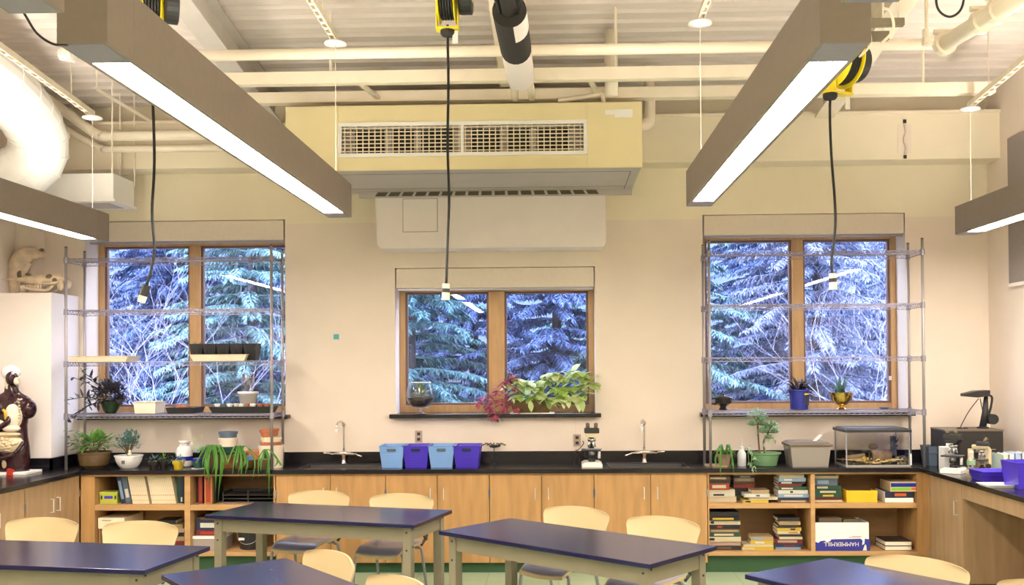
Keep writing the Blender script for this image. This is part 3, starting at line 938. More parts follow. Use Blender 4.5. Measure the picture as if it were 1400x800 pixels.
def make_chair(label):
    t = thing('stacking_chair', (0, 0, 0), label, 'chair', 'cream stacking chairs')
    # local: sitter faces -y; backrest at y ~ +.22
    def shell(nu, nv, fn, th):
        vs, fs = [], []
        for s in (0, 1):
            for j in range(nv+1):
                for i in range(nu+1):
                    p, n = fn(i/nu*2-1, j/nv)
                    vs.append(p + n*(th if s else 0))
        k = (nu+1)*(nv+1)
        idx = lambda i, j, s=0: s*k+j*(nu+1)+i
        for j in range(nv):
            for i in range(nu):
                fs.append((idx(i,j), idx(i+1,j), idx(i+1,j+1), idx(i,j+1)))
                fs.append((idx(i,j,1), idx(i,j+1,1), idx(i+1,j+1,1), idx(i+1,j,1)))
        for j in range(nv):
            fs.append((idx(0,j), idx(0,j+1), idx(0,j+1,1), idx(0,j,1)))
            fs.append((idx(nu,j), idx(nu,j,1), idx(nu,j+1,1), idx(nu,j+1)))
        for i in range(nu):
            fs.append((idx(i,0), idx(i,0,1), idx(i+1,0,1), idx(i+1,0)))
            fs.append((idx(i,nv), idx(i+1,nv), idx(i+1,nv,1), idx(i,nv,1)))
        m = MB()
        m.add(vs, fs)
        return m
    H0, H1 = .545, .82
    def back(u, v):
        e = max(0, v-.84)/.16
        w = .222+.052*min(1, v*1.25)
        w -= .032*(1-math.sqrt(max(0, 1-e*e)))
        z = H0+(H1-H0)*v - .020*abs(u)**2.6*v
        low = max(0, .18-v)/.18
        w -= .03*low*low
        y = .215+.055*v - .055*u*u
        return Vector((u*w, y, z)), Vector((-.2*u, .97, -.1)).normalized()
    sh = shell(20, 20, back, .013)
    smooth_angle(sh.build('backrest', 'chair', t), 60)
    def seat(u, v):
        w = .200*(1-.12*v**3)-.05*max(0, (.12-v)/.12)**2
        y = .20-.43*v
        z = .452+.014*u*u-.03*max(0, v-.8)/.2*1.2+.012*(1-v)
        return Vector((u*w, y, z)), Vector((0, 0, -1))
    smooth_angle(shell(12, 12, seat, .018).build('seat', 'chair', t), 60)
    def top_layer(u, v):
        a, b = seat(u*.95, .03+v*.93)
        k = (1-abs(u)**6)*(1-abs(2*v-1)**6)
        return a+Vector((0, 0, .002+.010*k)), Vector((0, 0, -1))
    smooth_angle(shell(12, 12, top_layer, .004).build('seat_top', 'chair_seat_top', t), 60)
    for s in (-1, 1):
        MB().tube(curve_pts([(s*.19, .16, .44), (s*.205, .225, .50), (s*.21, .235, .58), (s*.205, .245, .66)], 4), .011, 8).build('back_support', 'black_plastic', t, smooth=True)
        m = MB()
        m.add([(s*.205-.006,.22,.585),(s*.205+.006,.22,.585),(s*.205+.006,.12,.585),(s*.205-.006,.12,.585),(s*.205-.006,.235,.47),(s*.205+.006,.235,.47),(s*.205+.006,.20,.47),(s*.205-.006,.20,.47)],
              [(0,1,2,3),(4,7,6,5),(0,4,5,1),(1,5,6,2),(2,6,7,3),(3,7,4,0)])
        m.build('arm_gusset', 'black_plastic', t)
        for y0, y1 in ((-.17, -.235), (.14, .25)):
            lg = MB().tube(curve_pts([(s*.12, y0, .425), (s*.175, y0, .422), (s*.195, (y0*.8+y1*.2), .38), (s*.205, y1, .006)], 4), .011, 8).build('leg', 'grey_metal', t, smooth=True)
            MB().lathe([(.014, 0), (.015, .025), (.012, .028)], 8, (s*.205, y1, 0)).build('foot_glide', 'black_plastic', lg)
    return t
CH = make_chair('cream chair with curved back at the near-wall table, closest to the sink')
def chair_at(x, y, ang, label, first=[CH]):
    if first[0]:
        c = first[0]
        first[0] = None
        c.location, c.rotation_euler = (x, y, 0), (0, 0, ang)
        c['label'] = label
    else: copy_thing(CH, (x, y, 0), label, ang)
def chair_back(cx, cy, ang, label):      # (cx, cy): middle of the backrest's top edge
    off = Vector((math.sin(ang)*.27, -math.cos(ang)*.27, 0))*1
    chair_at(cx+off.x, cy+off.y, ang, label)
chair_back(-1.91, 7.84, R_(-14), 'cream chair behind the table of the spider plants, below the sink tap')
chair_back(-1.21, 7.64, R_(-16), 'cream chair behind the table of the spider plants, below the pale blue bin')
chair_back(.155, 6.91, R_(-34), 'cream chair behind the diagonal table, on the bins side')
chair_back(.715, 6.45, R_(-36), 'cream chair behind the diagonal table, on the paperback bookcase side')
chair_back(-3.44, 6.47, R_(-9), 'cream chair in front of the side-wall cabinets')
chair_back(-2.71, 6.32, R_(-10), 'cream chair in front of the magazine bookcase')
chair_back(-1.20, 5.257, R_(-48), 'large cream chair back in front of the spider plant table')
chair_back(-.72, 4.62, R_(-48), 'cream chair top barely rising over the bottom edge')
chair_back(1.87, 5.10, R_(-44), 'large cream chair back below the paper carton')
chair_back(2.30, 4.52, R_(-46), 'cream chair corner in the bottom corner below the knee space')

# ================================================================== WIRE RACKS
def make_rack(label):
    t = thing('wire_rack', (0, 0, 0), label, 'rack', 'wire racks in front of the windows')
    W, Dp = 1.85, .345
    zs = [1.405-ZC, 1.872-ZC, 2.338-ZC, 2.80-ZC]
    for sx in (0, 1):
        for sy in (0, 1):
            p = MB().tube([(sx*W, sy*Dp, 0), (sx*W, sy*Dp, 2.90-ZC)], .0125, 10).build('post', 'pole', t, smooth=True)
            MB().lathe([(.012, 2.90-ZC), (.014, 2.905-ZC), (.001, 2.91-ZC)], 10, (sx*W, sy*Dp, 0)).build('post_cap', 'black_plastic', p)
    m = MB()
    r = .0032
    hh = .032
    for sy in (0, 1):
        for z in (0, -hh): m.tube([(0, sy*Dp, z), (W, sy*Dp, z)], r, 5)
        n = 74
        m.tube([(W*k/n, sy*Dp, 0 if k % 2 else -hh) for k in range(n+1)], r*.75, 4)
    for sx in (0, 1):
        for z in (0, -hh): m.tube([(sx*W, 0, z), (sx*W, Dp, z)], r, 5)
        n = 14
        m.tube([(sx*W, Dp*k/n, 0 if k % 2 else -hh) for k in range(n+1)], r*.75, 4)
    n = 66
    for k in range(1, n): m.tube([(W*k/n, 0, .003), (W*k/n, Dp, .003)], .0018, 4)
    for q in (.33, .67): m.tube([(0, Dp*q, -.002), (W, Dp*q, -.002)], .003, 4)
    for sx in (0, 1):
        for sy in (0, 1): m.lathe([(.0125, -.042), (.021, -.042), (.019, .012), (.0125, .012)], 10, (sx*W, sy*Dp, 0))
    sh = None
    for z in zs:
        if sh is None: sh = m.build('wire_shelf', 'wire', t)
        else:
            s2 = sh.copy()
            COL.objects.link(s2)
            s2.parent = t
            sh2 = s2
        (sh if z == zs[0] else sh2).location = (0, 0, z)
    return t
RK = make_rack('tall wire rack before the window beside the torso model')
RK.location = (-4.385, 8.56, ZC)
copy_thing(RK, (1.333, 8.56, ZC), 'tall wire rack before the window above the glass terrarium')
ZR = 1.41        # top of the lowest rack shelf
# ================================================================== SMALL THINGS
mat('leaf_green', (.10, .26, .05), .5, island=.5, col2=(.22, .38, .07), sub=.35)
mat('leaf_lime', (.40, .60, .10), .5, island=.5, col2=(.82, .86, .55), sub=.35)
mat('leaf_red', (.42, .07, .13), .5, island=.5, col2=(.60, .16, .22), sub=.35)
mat('leaf_purple', (.045, .03, .055), .45, island=.5, col2=(.10, .10, .10), sub=.35)
mat('leaf_blue', (.14, .26, .24), .5, island=.5, col2=(.08, .18, .12), sub=.35)
mat('leaf_jade', (.28, .48, .24), .5, island=.5, col2=(.46, .62, .40), sub=.35)
mat('leaf_spider', (.05, .20, .02), .35, island=.5, col2=(.14, .34, .06), sub=.35)
mat('stem', (.14, .10, .05), .7)
mat('green_glaze', (.16, .30, .15), .25, var=.1)
mat('green_dark', (.02, .07, .06), .4)
mat('blue_grey', (.10, .14, .20), .5)
mat('blue_glaze', (.02, .03, .30), .2)
mat('brass', (.65, .42, .10), .18, metal=1)
mat('dark_glaze', (.02, .016, .015), .2)
mat('white_glaze', (.80, .78, .78), .25)
mat('pot_cream', (.80, .70, .58), .5)
mat('navy', (.015, .02, .06), .5)
mat('red', (.42, .03, .02), .5)
mat('orange_red', (.62, .12, .03), .5)
mat('yellow_box', (.80, .50, .02), .6)
mat('lime_box', (.45, .50, .06), .6)
mat('paper', (.82, .74, .60), .8)
mat('green_glass', (.012, .03, .012), .08)
mat('gravel', (.85, .66, .36), .9, var=.4, scale=90, bump=.5)
mat('log', (.28, .19, .13), .9, var=.3, scale=20)
mat('skin', (.80, .68, .56), .4)
mat('muscle', (.030, .007, .012), .14, var=.3, scale=12)
mat('organ', (.62, .50, .33), .35, var=.2, scale=20)
mat('pink', (.45, .10, .25), .3)
mat('amber', (.55, .38, .02), .3)
mat('beige_metal', (.68, .56, .36), .4)

def rnd(a, b): return random.uniform(a, b)
def bush(m, c, r, n, L, w, droop=.4, up=.5, seg=3):
    for k in range(n):
        th = rnd(0, 2*PI)
        ph = math.asin(rnd(-.25, 1))
        rr = rnd(.35, 1)
        d = Vector((math.cos(th)*math.cos(ph), math.sin(th)*math.cos(ph), math.sin(ph)))
        b = Vector(c)+Vector((d.x*r[0], d.y*r[1], d.z*r[2]))*rr
        m.leaf(b, d+Vector((rnd(-.4,.4), rnd(-.4,.4), up)), L*rnd(.7, 1.2), w*rnd(.7, 1.2), droop, seg)
    return m
def stems(c, r, n, base, rad=.003):
    m = MB()
    for k in range(n):
        th = rnd(0, 2*PI)
        q = rnd(.4, .9)
        e = Vector(c)+Vector((math.cos(th)*r[0]*q, math.sin(th)*r[1]*q, r[2]*rnd(0, .7)))
        m.tube(curve_pts([base, (Vector(base)+e)/2+Vector((0,0,.02)), e], 3), rad, 5)
    return m
def pot(t, prof, m, n=24, soil=None, name='pot', sx=1, sy=1):
    o = smooth_angle(MB().lathe(prof, n, sx=sx, sy=sy).build(name, m, t), 35)
    if soil: MB().lathe([(soil[0], soil[1]-.01), (soil[0], soil[1]), (.001, soil[1]+.004)], n, sx=sx, sy=sy).build('soil', 'soil', t)
    return o
def bowl_prof(r0, r1, h, t=.006, rim=.0):
    out = [(r0*.9, 0), (r0, .004)]
    for k in range(1, 6):
        q = k/5
        out.append((r0+(r1-r0)*math.sin(q*PI/2), h*q if not rim else (h-rim)*q))
    if rim: out += [(r1+rim*.6, h-rim), (r1+rim*.6, h)]
    out += [(r1-t, h), (r1-t-.002, h*.7), (.001, h*.65)]
    return out
def cone_prof(r0, r1, h, rim=.012, rh=.03, t=.006):
    return [(r0, 0), (r1-.004, h-rh), (r1+rim*.4, h-rh), (r1+rim*.5, h), (r1-t, h), (r1-t-.004, h-.03), (.001, h-.032)]
def on(px, py, z):       # point on a horizontal surface at height z
    p = atz(px, py, z)
    return p
def width(px0, px1, Y): return (px1-px0)*Y/F_PX

# ------------------------------------------------------------------ corner: white box, skulls, torso
wb = thing('storage_box', (XL+.004, 8.57, ZC+.0), 'tall plain white boxed cupboard in the room corner', 'cupboard')
box_o('carcass', 'white_paint', .0, .541, 0, .513, .105, 2.50-ZC, wb, bevel=.004)
box_o('plinth', 'white_paint', .0, .53, .005, .513, .001, .105, wb)

def skull_long():
    # slender long-snouted skull lying on the box, snout to the left
    Y = 8.72
    z0 = 2.50
    a, b = at(2, 381, Y), at(96, 381, Y)
    L = b.x-a.x
    t = thing('animal_skull', (a.x, Y, z0), 'long pointed animal skull lying flat in front', 'skull', 'bleached animal skulls on the white box')
    m = MB()
    # loft of elliptical sections along x: (x, zc, ry, rz)
    secs = [(.0, .135, .004, .004), (.12, .135, .012, .009), (.28, .130, .03, .022), (.42, .125, .045, .045), (.52, .118, .055, .058), (.62, .115, .07, .062), (.72, .12, .08, .06), (.82, .13, .075, .058), (.90, .13, .06, .05), (.97, .105, .045, .035), (1.0, .09, .02, .02)]
    n = 14
    vs, fs = [], []
    for x, zc, ry, rz in secs:
        for k in range(n):
            th = 2*PI*k/n
            sq = math.sin(th)
            vs.append((x*L, ry*math.cos(th), zc+rz*sq*(1 if sq > 0 else .8)))
    for i in range(len(secs)-1):
        for k in range(n):
            l = (k+1) % n
            fs.append((i*n+k, i*n+l, (i+1)*n+l, (i+1)*n+k))
    m.add(vs, fs)
    m.tube(curve_pts([(L*.66, -.075, .09), (L*.78, -.10, .085), (L*.90, -.08, .10)], 4), .012, 7)
    m.ball((L*.96, 0, .09), (.035, .04, .05))
    m.ball((L*.90, -.05, .075), (.03, .02, .05))
    smooth_angle(m.build('cranium', 'bone', t), 60)
    MB().ball((L*.745, -.062, .145), (.034, .017, .028)).build('eye_socket', 'brown_dark', t, smooth=True)
    MB().ball((L*.83, -.07, .118), (.022, .018, .02)).build('temple_hollow', 'brown_dark', t, smooth=True)
    MB().ball((L*.42, -.035, .175), (.03, .02, .012)).build('nasal_hollow', 'brown_dark', t, smooth=True)
    jw = MB().tube(curve_pts([(L*.30, -.03, .07), (L*.42, -.045, .045), (L*.60, -.055, .03), (L*.72, -.06, .03), (L*.80, -.06, .075)], 4), [.012]*3+[.014]*14, 8)
    jo = jw.tube(curve_pts([(L*.30, .03, .07), (L*.42, .045, .045), (L*.60, .055, .03), (L*.72, .06, .03), (L*.80, .06, .075)], 4), .013, 8).build('jaw', 'bone', t, smooth=True)
    te = MB()
    for k in range(7):
        te.taper(L*(.38+.04*k)-.008, L*(.38+.04*k)+.008, -.058, -.044, .045, .078, .6)
    te.build('teeth', 'bone', jo)
    MB().tube([(L*.33, -.03, .02), (L*.35, -.035, .075)], [.025, .03], 8).tube([(L*.33, .03, .012), (L*.35, .035, .075)], .02, 8).build('jaw_tip', 'bone', t, smooth=True)
skull_long()
def skull_big():
    Y = 8.88
    a = at(12, 398, Y)
    t = thing('animal_skull', (a.x, Y, 2.50), 'large arched animal skull standing behind the pointed one', 'skull', 'bleached animal skulls on the white box')
    s = Y/F_PX
    q = lambda px, py: ((px-12)*s, 0, (398-py)*s)
    m = MB()
    pts = [q(64, 341), q(54, 341), q(44, 339), q(33, 344), q(26, 354), q(21, 366), q(20, 382), q(19, 398)]
    m.tube(curve_pts([Vector(p) for p in pts], 3), [.025, .03, .035, .045, .05, .055, .06, .066, .075, .082, .085, .085, .083, .078, .072, .065, .06, .055, .05, .045, .04, .035], 14)
    m.ball(q(60, 340), (.035, .05, .03))
    m.tube(curve_pts([Vector(q(40, 352)), Vector(q(32, 368)), Vector(q(24, 376))], 4), .03, 9)
    m.tube(curve_pts([Vector(q(17, 350)), Vector(q(14, 358)), Vector(q(16, 372))], 4), .03, 9)
    smooth_angle(m.build('cranium', 'bone', t), 60)
    MB().ball((q(29, 346)[0], -.058, q(29, 346)[2]), (.042, .022, .034), 14, 8).build('eye_socket', 'brown_dark', t, smooth=True)
    MB().ball((q(29, 368)[0], -.02, q(29, 368)[2]), (.025, .03, .05)).build('cheek_hollow', 'brown_dark', t, smooth=True)
    MB().ball((q(61, 336)[0], -.03, q(61, 336)[2]), (.02, .025, .018)).build('nasal_hollow', 'brown_dark', t, smooth=True)
skull_big()

def torso():
    Y = 8.30
    b = at(16, 642, Y)
    s = Y/F_PX
    t = thing('anatomical_torso', (b.x, Y, ZC), 'anatomical torso model with exposed organs and half-open head', 'anatomical model')
    X = lambda px: (px-16)*s
    Z = lambda py: (641-py)*s
    def loft(name, m, secs, n=20, sm=True):
        vs, fs = [], []
        for x, y, z, rx, ry in secs:
            for k in range(n):
                a = 2*PI*k/n
                vs.append((x+rx*math.cos(a), y+ry*math.sin(a), z))
        for i in range(len(secs)-1):
            for k in range(n):
                l = (k+1) % n
                fs.append((i*n+k, i*n+l, (i+1)*n+l, (i+1)*n+k))
        fs.append(tuple(range(n))[::-1])
        fs.append(tuple((len(secs)-1)*n+k for k in range(n)))
        o = MB().add(vs, fs).build(name, m, t)
        return smooth_angle(o, 60)
    box_o('base_plate', 'white', -.17, X(48), -.14, .13, 0, .022, t, bevel=.004)
    # body: hips, waist, chest, shoulders, neck
    loft('body', 'muscle', [(0, 0, .02, .15, .10), (0, 0, Z(620), .158, .11), (0, 0, Z(603), .15, .105), (0, 0, Z(588), .135, .095), (0, 0, Z(575), .13, .095), (0, 0, Z(560), .145, .10), (0, 0, Z(545), .17, .105), (0, 0, Z(538), .165, .10), (-.0, 0, Z(533), .12, .08), (0, 0, Z(528), .06, .06), (0, 0, Z(518), .05, .05), (.005, 0, Z(508), .05, .055)])
    # shoulder and cut upper arm on the viewer's right, deltoid dark
    MB().ball((X(40), 0, Z(552)), (.062, .075, .085), 14, 10).build('shoulder', 'muscle', t, smooth=True)
    MB().ball((X(-6), 0, Z(552)), (.07, .075, .085), 14, 10).build('shoulder', 'muscle', t, smooth=True)
    MB().ball((X(6), -.065, Z(551)), (.062, .055, .075), 14, 10).build('breast_muscle', 'muscle', t, smooth=True)
    # pale rib wall with toothed edge, collar plate
    MB().ball((X(24), -.055, Z(560)), (.075, .068, .13), 16, 12).build('lung', 'skin', t, smooth=True)
    m = MB()
    for k in range(9):
        m.ball((X(34.5)+.006*math.sin(k*.5), -.10+.002*k, Z(538+4.2*k)), .0105, 8, 6)
    m.build('rib_ends', 'organ', t, smooth=True)
    MB().tube(curve_pts([(X(14), -.11, Z(552)), (X(18), -.12, Z(556)), (X(18), -.115, Z(565))], 4), .012, 8).build('artery', 'amber', t, smooth=True)
    MB().ball((X(4), -.075, Z(570)), (.075, .045, .03), 14, 8).build('liver_lobe', 'skin', t, smooth=True)
    MB().tube(curve_pts([(X(-4), -.10, Z(582)), (X(8), -.12, Z(577)), (X(20), -.12, Z(570)), (X(23), -.10, Z(562))], 4), .024, 9).build('diaphragm', 'muscle', t, smooth=True)
    MB().ball((X(24), -.09, Z(578)), (.078, .045, .03), 14, 8).build('stomach', 'skin', t, smooth=True)
    MB().ball((X(17), -.085, Z(586)), (.125, .045, .024), 14, 8).build('colon', 'organ', t, smooth=True)
    it = MB()
    it.ball((X(18), -.07, Z(600)), (.135, .06, .085), 16, 10)
    for k in range(44):
        a, r = rnd(0, 2*PI), rnd(.01, .085)
        it.ball((X(18)+r*math.cos(a)*1.35, -.126+4.5*r*r, Z(600)+r*math.sin(a)*.85), (.024, .014, .013), 8, 6)
    it.build('intestines', 'organ', t, smooth=True)
    MB().tube(curve_pts([(X(-6), -.09, Z(600)), (X(2), -.125, Z(613)), (X(16), -.14, Z(618)), (X(32), -.125, Z(611)), (X(40), -.08, Z(597))], 5), .018, 9).build('pelvis_rim', 'muscle', t, smooth=True)
    MB().ball((X(15), -.085, Z(626)), (.03, .03, .05), 12, 8).build('bladder', 'organ', t, smooth=True)
    MB().prism([(X(22), 0.0), (X(31), 0), (X(30), Z(634)), (X(23), Z(632))], -.15, -.11).build('thigh_cut', 'red', t)
    # head: skull side, eye, exposed facial muscles
    MB().ball((X(15), .0, Z(501)), (.078, .085, .066), 18, 12).build('skull_cap', 'white_glaze', t, smooth=True)
    MB().ball((X(20), -.04, Z(509)), (.046, .062, .07), 14, 10).build('face', 'muscle', t, smooth=True)
    fc = MB().ball((X(28), -.055, Z(513)), (.024, .03, .034), 12, 8)
    fc.tube([(X(30), -.06, Z(512)), (X(34), -.07, Z(507))], [.012, .008], 8)
    fc.build('nose_and_mouth', 'skin', t, smooth=True)
    MB().ball((X(25), -.08, Z(502)), (.014, .012, .013), 10, 8).build('eye', 'white_glaze', t, smooth=True)
    MB().tube([(X(12), -.03, Z(512)), (X(16), -.035, Z(530))], .022, 9).build('neck_muscle', 'skin', t, smooth=True)
    MB().tube(curve_pts([(X(22), -.03, Z(520)), (X(26), -.02, Z(530)), (X(36), -.01, Z(538))], 4), .026, 9).build('trapezius', 'muscle', t, smooth=True)
torso()
p = atz(-2, 641, ZC)
pl = thing('plate', (p.x, p.y, ZC), 'white plate with a pink middle on the side worktop', 'plate')
MB().lathe([(.09, 0), (.10, .005), (.16, .030), (.162, .034), (.155, .034), (.10, .013), (.001, .012)], 32).build('dish', 'white_glaze', pl, smooth=True)
MB().lathe([(.118, .019), (.10, .024), (.001, .024)], 28).build('contents', 'pink', pl)

# ------------------------------------------------------------------ rack beside the torso: trays and plants
def tray_thing(name, px0, px1, py0, py1, Y, d, z0, m, label, cat='tray', k=.9, rim=.008, grp=None):
    x0, x1 = wx(px0, Y, py1), wx(px1, Y, py1)
    h = wz(py0, Y, (px0+px1)/2)-wz(py1, Y, (px0+px1)/2)
    t = thing(name, ((x0+x1)/2, Y+d/2, z0), label, cat, grp)
    w = (x1-x0)/2
    MB().tray(-w+rim, w-rim, -d/2, d/2, 0, h, k, .004, rim).build('tub', m, t)
    return t, w, h
Z3 = 1.877
tray_thing('seed_tray', 92, 176, 484, 492, 8.60, .28, Z3, 'cream', 'shallow empty cream tray on the rack shelf')
t_, w_, h_ = tray_thing('seed_tray', 258, 338, 483, 492, 8.60, .28, Z3, 'cream', 'shallow cream tray under the black seedling cells')
mc = mat('black_cell', (.015, .014, .02), .5)
for k in range(5):
    x0 = wx(259+18.4*k, 8.66, 480)
    x1 = wx(259+18.4*k+18, 8.66, 480)
    zz = Z3+h_-.012 if False else Z3+.006
    t = thing('seedling_pack', ((x0+x1)/2, 8.73, zz), ['first', 'second', 'third', 'fourth', 'fifth'][k]+' black seedling pack counted from the mullion end of the tray', 'seedling pack', 'black seedling packs in the cream tray')
    w = (x1-x0)/2
    z1 = wz(470, 8.66, 300)-zz
    MB().tray(-w, w, -.08, .08, 0, z1, .72, .003, .004).build('cell', 'black_cell', t)
    box_o('soil', 'soil', -w*.9, w*.9, -.07, .07, z1*.8, z1*.92, t)
    for j in range(4):
        box_o('rib', 'black_plastic', -w*.55+j*w*.35, -w*.55+j*w*.35+.004, -.079, -.073, .01, z1*.8, t)
    sp = MB()
    for j in range(4):
        sp.leaf((rnd(-w, w)*.7, rnd(-.05, .05), z1*.9), (rnd(-.5,.5), rnd(-.5,.5), 1), .05, .008, .3)
    sp.build('sprouts', 'leaf_blue', t)
# purple trailing plant in a green glass bowl
def purple_plant():
    c = Vector((wx(150, 8.70, 560), 8.72, ZR))
    t = thing('trailing_plant', c, 'trailing purple-leaved plant in a green glass bowl', 'plant')
    pot(t, bowl_prof(.05, .085, .11), 'green_glass', soil=(.07, .085))
    m = MB()
    bush(m, (0, 0, .15), (.18, .12, .12), 260, .085, .03, .5, .2)
    st = MB()
    for (px, py) in ((100, 516), (112, 508), (88, 548), (92, 572), (105, 565), (124, 520), (150, 508), (166, 545), (176, 550), (120, 545)):
        e = at(px, py, 8.62+rnd(-.03, .05))-c
        pts = curve_pts([Vector((0, 0, .10)), e*.5+Vector((0, 0, .09)), e], 5)
        st.tube(pts, .003, 5)
        for q in pts[3:]:
            for s in (-1, 1):
                m.leaf(q, (rnd(-1,1), rnd(-.6,.6), rnd(-.6,.8)), rnd(.06, .09), .028, .3)
    m.build('leaves', 'leaf_purple', t)
    st.build('stems', 'leaf_purple', t)
purple_plant()
tray_thing('planting_box', 181, 214, 546, 562, 8.62, .22, ZR, 'pot_cream', 'small cream planting box beside the purple plant')
sp = None
tray_thing('seed_tray', 225, 267, 554, 562, 8.60, .26, ZR, 'black_plastic', 'short black tray holding a terracotta dish')
c = Vector((wx(247, 8.68, 550), 8.72, ZR+.008))
t = thing('plant_saucer', c, 'stacked terracotta saucers in the short black tray', 'saucer')
MB().lathe([(.05, 0), (.062, .03), (.058, .03), (.05, .01), (.001, .01)], 20).build('dish', 'terracotta', t, smooth=True)
MB().lathe([(.052, .031), (.064, .058), (.058, .058), (.05, .04), (.001, .04)], 20).build('dish', 'terracotta', t, smooth=True)
tray_thing('seed_tray', 284, 371, 553, 562, 8.60, .26, ZR, 'black_plastic', 'long black tray filled with tiny pots')
tiny = None
for k, (px, m, lab) in enumerate(((296, 'white', 'tiny white cup at the mullion end of the long black tray'), (303, 'blue_grey', 'tiny blue-grey cup in the long black tray'), (313, 'white', 'tiny white cup between coloured cups in the long tray'), (321, 'pot_cream', 'tiny cream cup in the middle of the long black tray'),
                                  (329, 'white', 'tiny white cup below the tall white tub'), (336, 'terracotta', 'tiny terracotta pot below the tall white tub'), (345, 'white', 'tiny white cup between two terracotta pots'), (353, 'terracotta', 'tiny terracotta pot next to the last one'), (364, 'terracotta', 'tiny terracotta pot at the post end of the long tray'))):
    t = thing('tiny_pot', (wx(px, 8.70, 555), 8.72+(k % 2)*.03, ZR+.006), lab, 'pot', 'tiny pots in the long black tray')
    MB().lathe(cone_prof(.019, .026, .075, .004, .016, .003), 14).build('cup', m, t)
    MB().lathe([(.02, .055), (.021, .062), (.001, .064)], 12).build('soil', 'soil', t)
t = thing('white_tub', (wx(342, 8.86, 540), 8.80, ZR+.006), 'tall white tub rising behind the tiny pots', 'tub')
MB().lathe([(.06, 0), (.08, .16), (.092, .16), (.094, .18), (.088, .18), (.06, .01), (.001, .01)], 24).build('tub_wall', 'white_glaze', t, smooth=True)
MB().lathe([(.03, .18), (.055, .20), (.058, .34), (.05, .35), (.001, .352)], 20).build('clear_cup', 'plastic_clear', t, smooth=True)

# ------------------------------------------------------------------ worktop below that rack
def cpos(px, Y): return Vector((wx(px, Y, 625), Y, ZC))
c = cpos(129, 8.72)
t = thing('potted_plant', c, 'leafy green plant in a brown glazed bowl', 'plant')
pot(t, [(.09, 0), (.125, .03), (.14, .09), (.135, .125), (.15, .13), (.152, .15), (.14, .15), (.13, .12), (.001, .115)], 'brown_glaze', soil=(.13, .13))
m = bush(MB(), (0, 0, .20), (.20, .14, .12), 190, .075, .038, .5, .2)
for px, py in ((92, 598), (96, 590), (100, 605), (108, 592)):
    e = at(px, py, 8.62)-c
    for k in range(5): m.leaf(e+Vector((rnd(-.02,.04), rnd(-.03,.03), rnd(-.03,.03))), (-1, rnd(-1,1), rnd(-.5,.3)), .06, .03, .4)
m.build('leaves', 'leaf_green', t)
stems((0, 0, .20), (.2, .14, .1), 16, (0, 0, .12)).build('stems', 'stem', t)
c = cpos(176, 8.68)
t = thing('potted_plant', c, 'blue-green succulent in a white bowl with small dark mark', 'plant')
pot(t, bowl_prof(.07, .118, .12, .008, .012), 'white_glaze', soil=(.10, .10))
MB().bx(-.012, -.004, -.118, -.112, .05, .08).bx(.004, .012, -.118, -.112, .05, .08).bx(-.014, .014, -.118, -.112, .075, .08).build('painted_mark', 'navy', t)
bush(MB(), (0, 0, .20), (.12, .10, .14), 260, .038, .02, .1, .5, 2).build('leaves', 'leaf_blue', t)
stems((0, 0, .2), (.1, .09, .12), 12, (0, 0, .10), .005).build('stems', 'stem', t)
MB().lathe([(.018, .12), (.02, .14), (.008, .15), (.014, .165), (.001, .172)], 10, (.04, -.07, 0)).build('small_figurine', 'pot_cream', t, smooth=True)
for k, (px, m_, lm, lab) in enumerate(((210, 'dark_glaze', 'leaf_blue', 'tiny seedling in a dark pot nearest the white bowl'), (224, 'dark_glaze', 'leaf_green', 'tiny dark pot with a pale sprig beside the yellow pot'))):
    t = thing('potted_plant', cpos(px, 8.66+.05*k), lab, 'plant', 'small plants on the worktop')
    pot(t, cone_prof(.03, .042, .065), m_, 16)
    bush(MB(), (0, 0, .08), (.045, .04, .03), 22, .05, .012, .6, .3).build('leaves', lm, t)
t = thing('jar', cpos(252, 8.80), 'white ceramic jar with a blue band', 'jar')
t.scale = (1.05, 1.05, 1.32)
pot(t, [(.055, 0), (.068, .01), (.07, .10), (.06, .13), (.042, .145), (.042, .16), (.05, .168), (.05, .178), (.04, .178), (.04, .15), (.001, .14)], 'white_glaze', name='jar_body')
MB().lathe([(.0702, .045), (.0712, .047), (.0712, .072), (.0702, .074)], 24).build('band', 'blue_glaze', t)
t = thing('potted_plant', cpos(244, 8.60), 'small yellow pot with drooping sprigs', 'plant', 'small plants on the worktop')
pot(t, cone_prof(.038, .048, .075), 'amber', 18)
bush(MB(), (-.01, 0, .085), (.06, .05, .03), 30, .06, .012, .9, .1).build('leaves', 'leaf_blue', t)
t = thing('potted_plant', cpos(271, 8.62), 'small green pot with white-blue rim and yellow flowers on a saucer', 'plant', 'small plants on the worktop')
pot(t, cone_prof(.035, .05, .095), 'green_dark', 18)
MB().lathe([(.0505, .07), (.058, .072), (.058, .095), (.052, .095)], 18).build('rim_band', 'blue_glaze', t)
MB().lathe([(.06, 0), (.065, .006), (.001, .007)], 20).build('saucer', 'white_glaze', t)
bush(MB(), (0, 0, .14), (.05, .04, .05), 26, .05, .016, .4, .7).build('leaves', 'leaf_jade', t)
fl = MB()
for px, py in ((262, 605), (275, 597), (279, 612), (266, 600)):
    e = at(px, py, 8.60)-cpos(271, 8.62)
    for k in range(6): fl.leaf(e, (math.cos(k*PI/3), -.3, math.sin(k*PI/3)), .022, .014, .1, 2)
fl.build('flowers', 'leaf_lime', t)
t = thing('plant_pot', cpos(285, 8.86), 'empty black square pot behind the flowers', 'pot')
MB().tray(-.06, .06, -.06, .06, 0, .17, .8, .004, .006).build('pot', 'black_plastic', t)
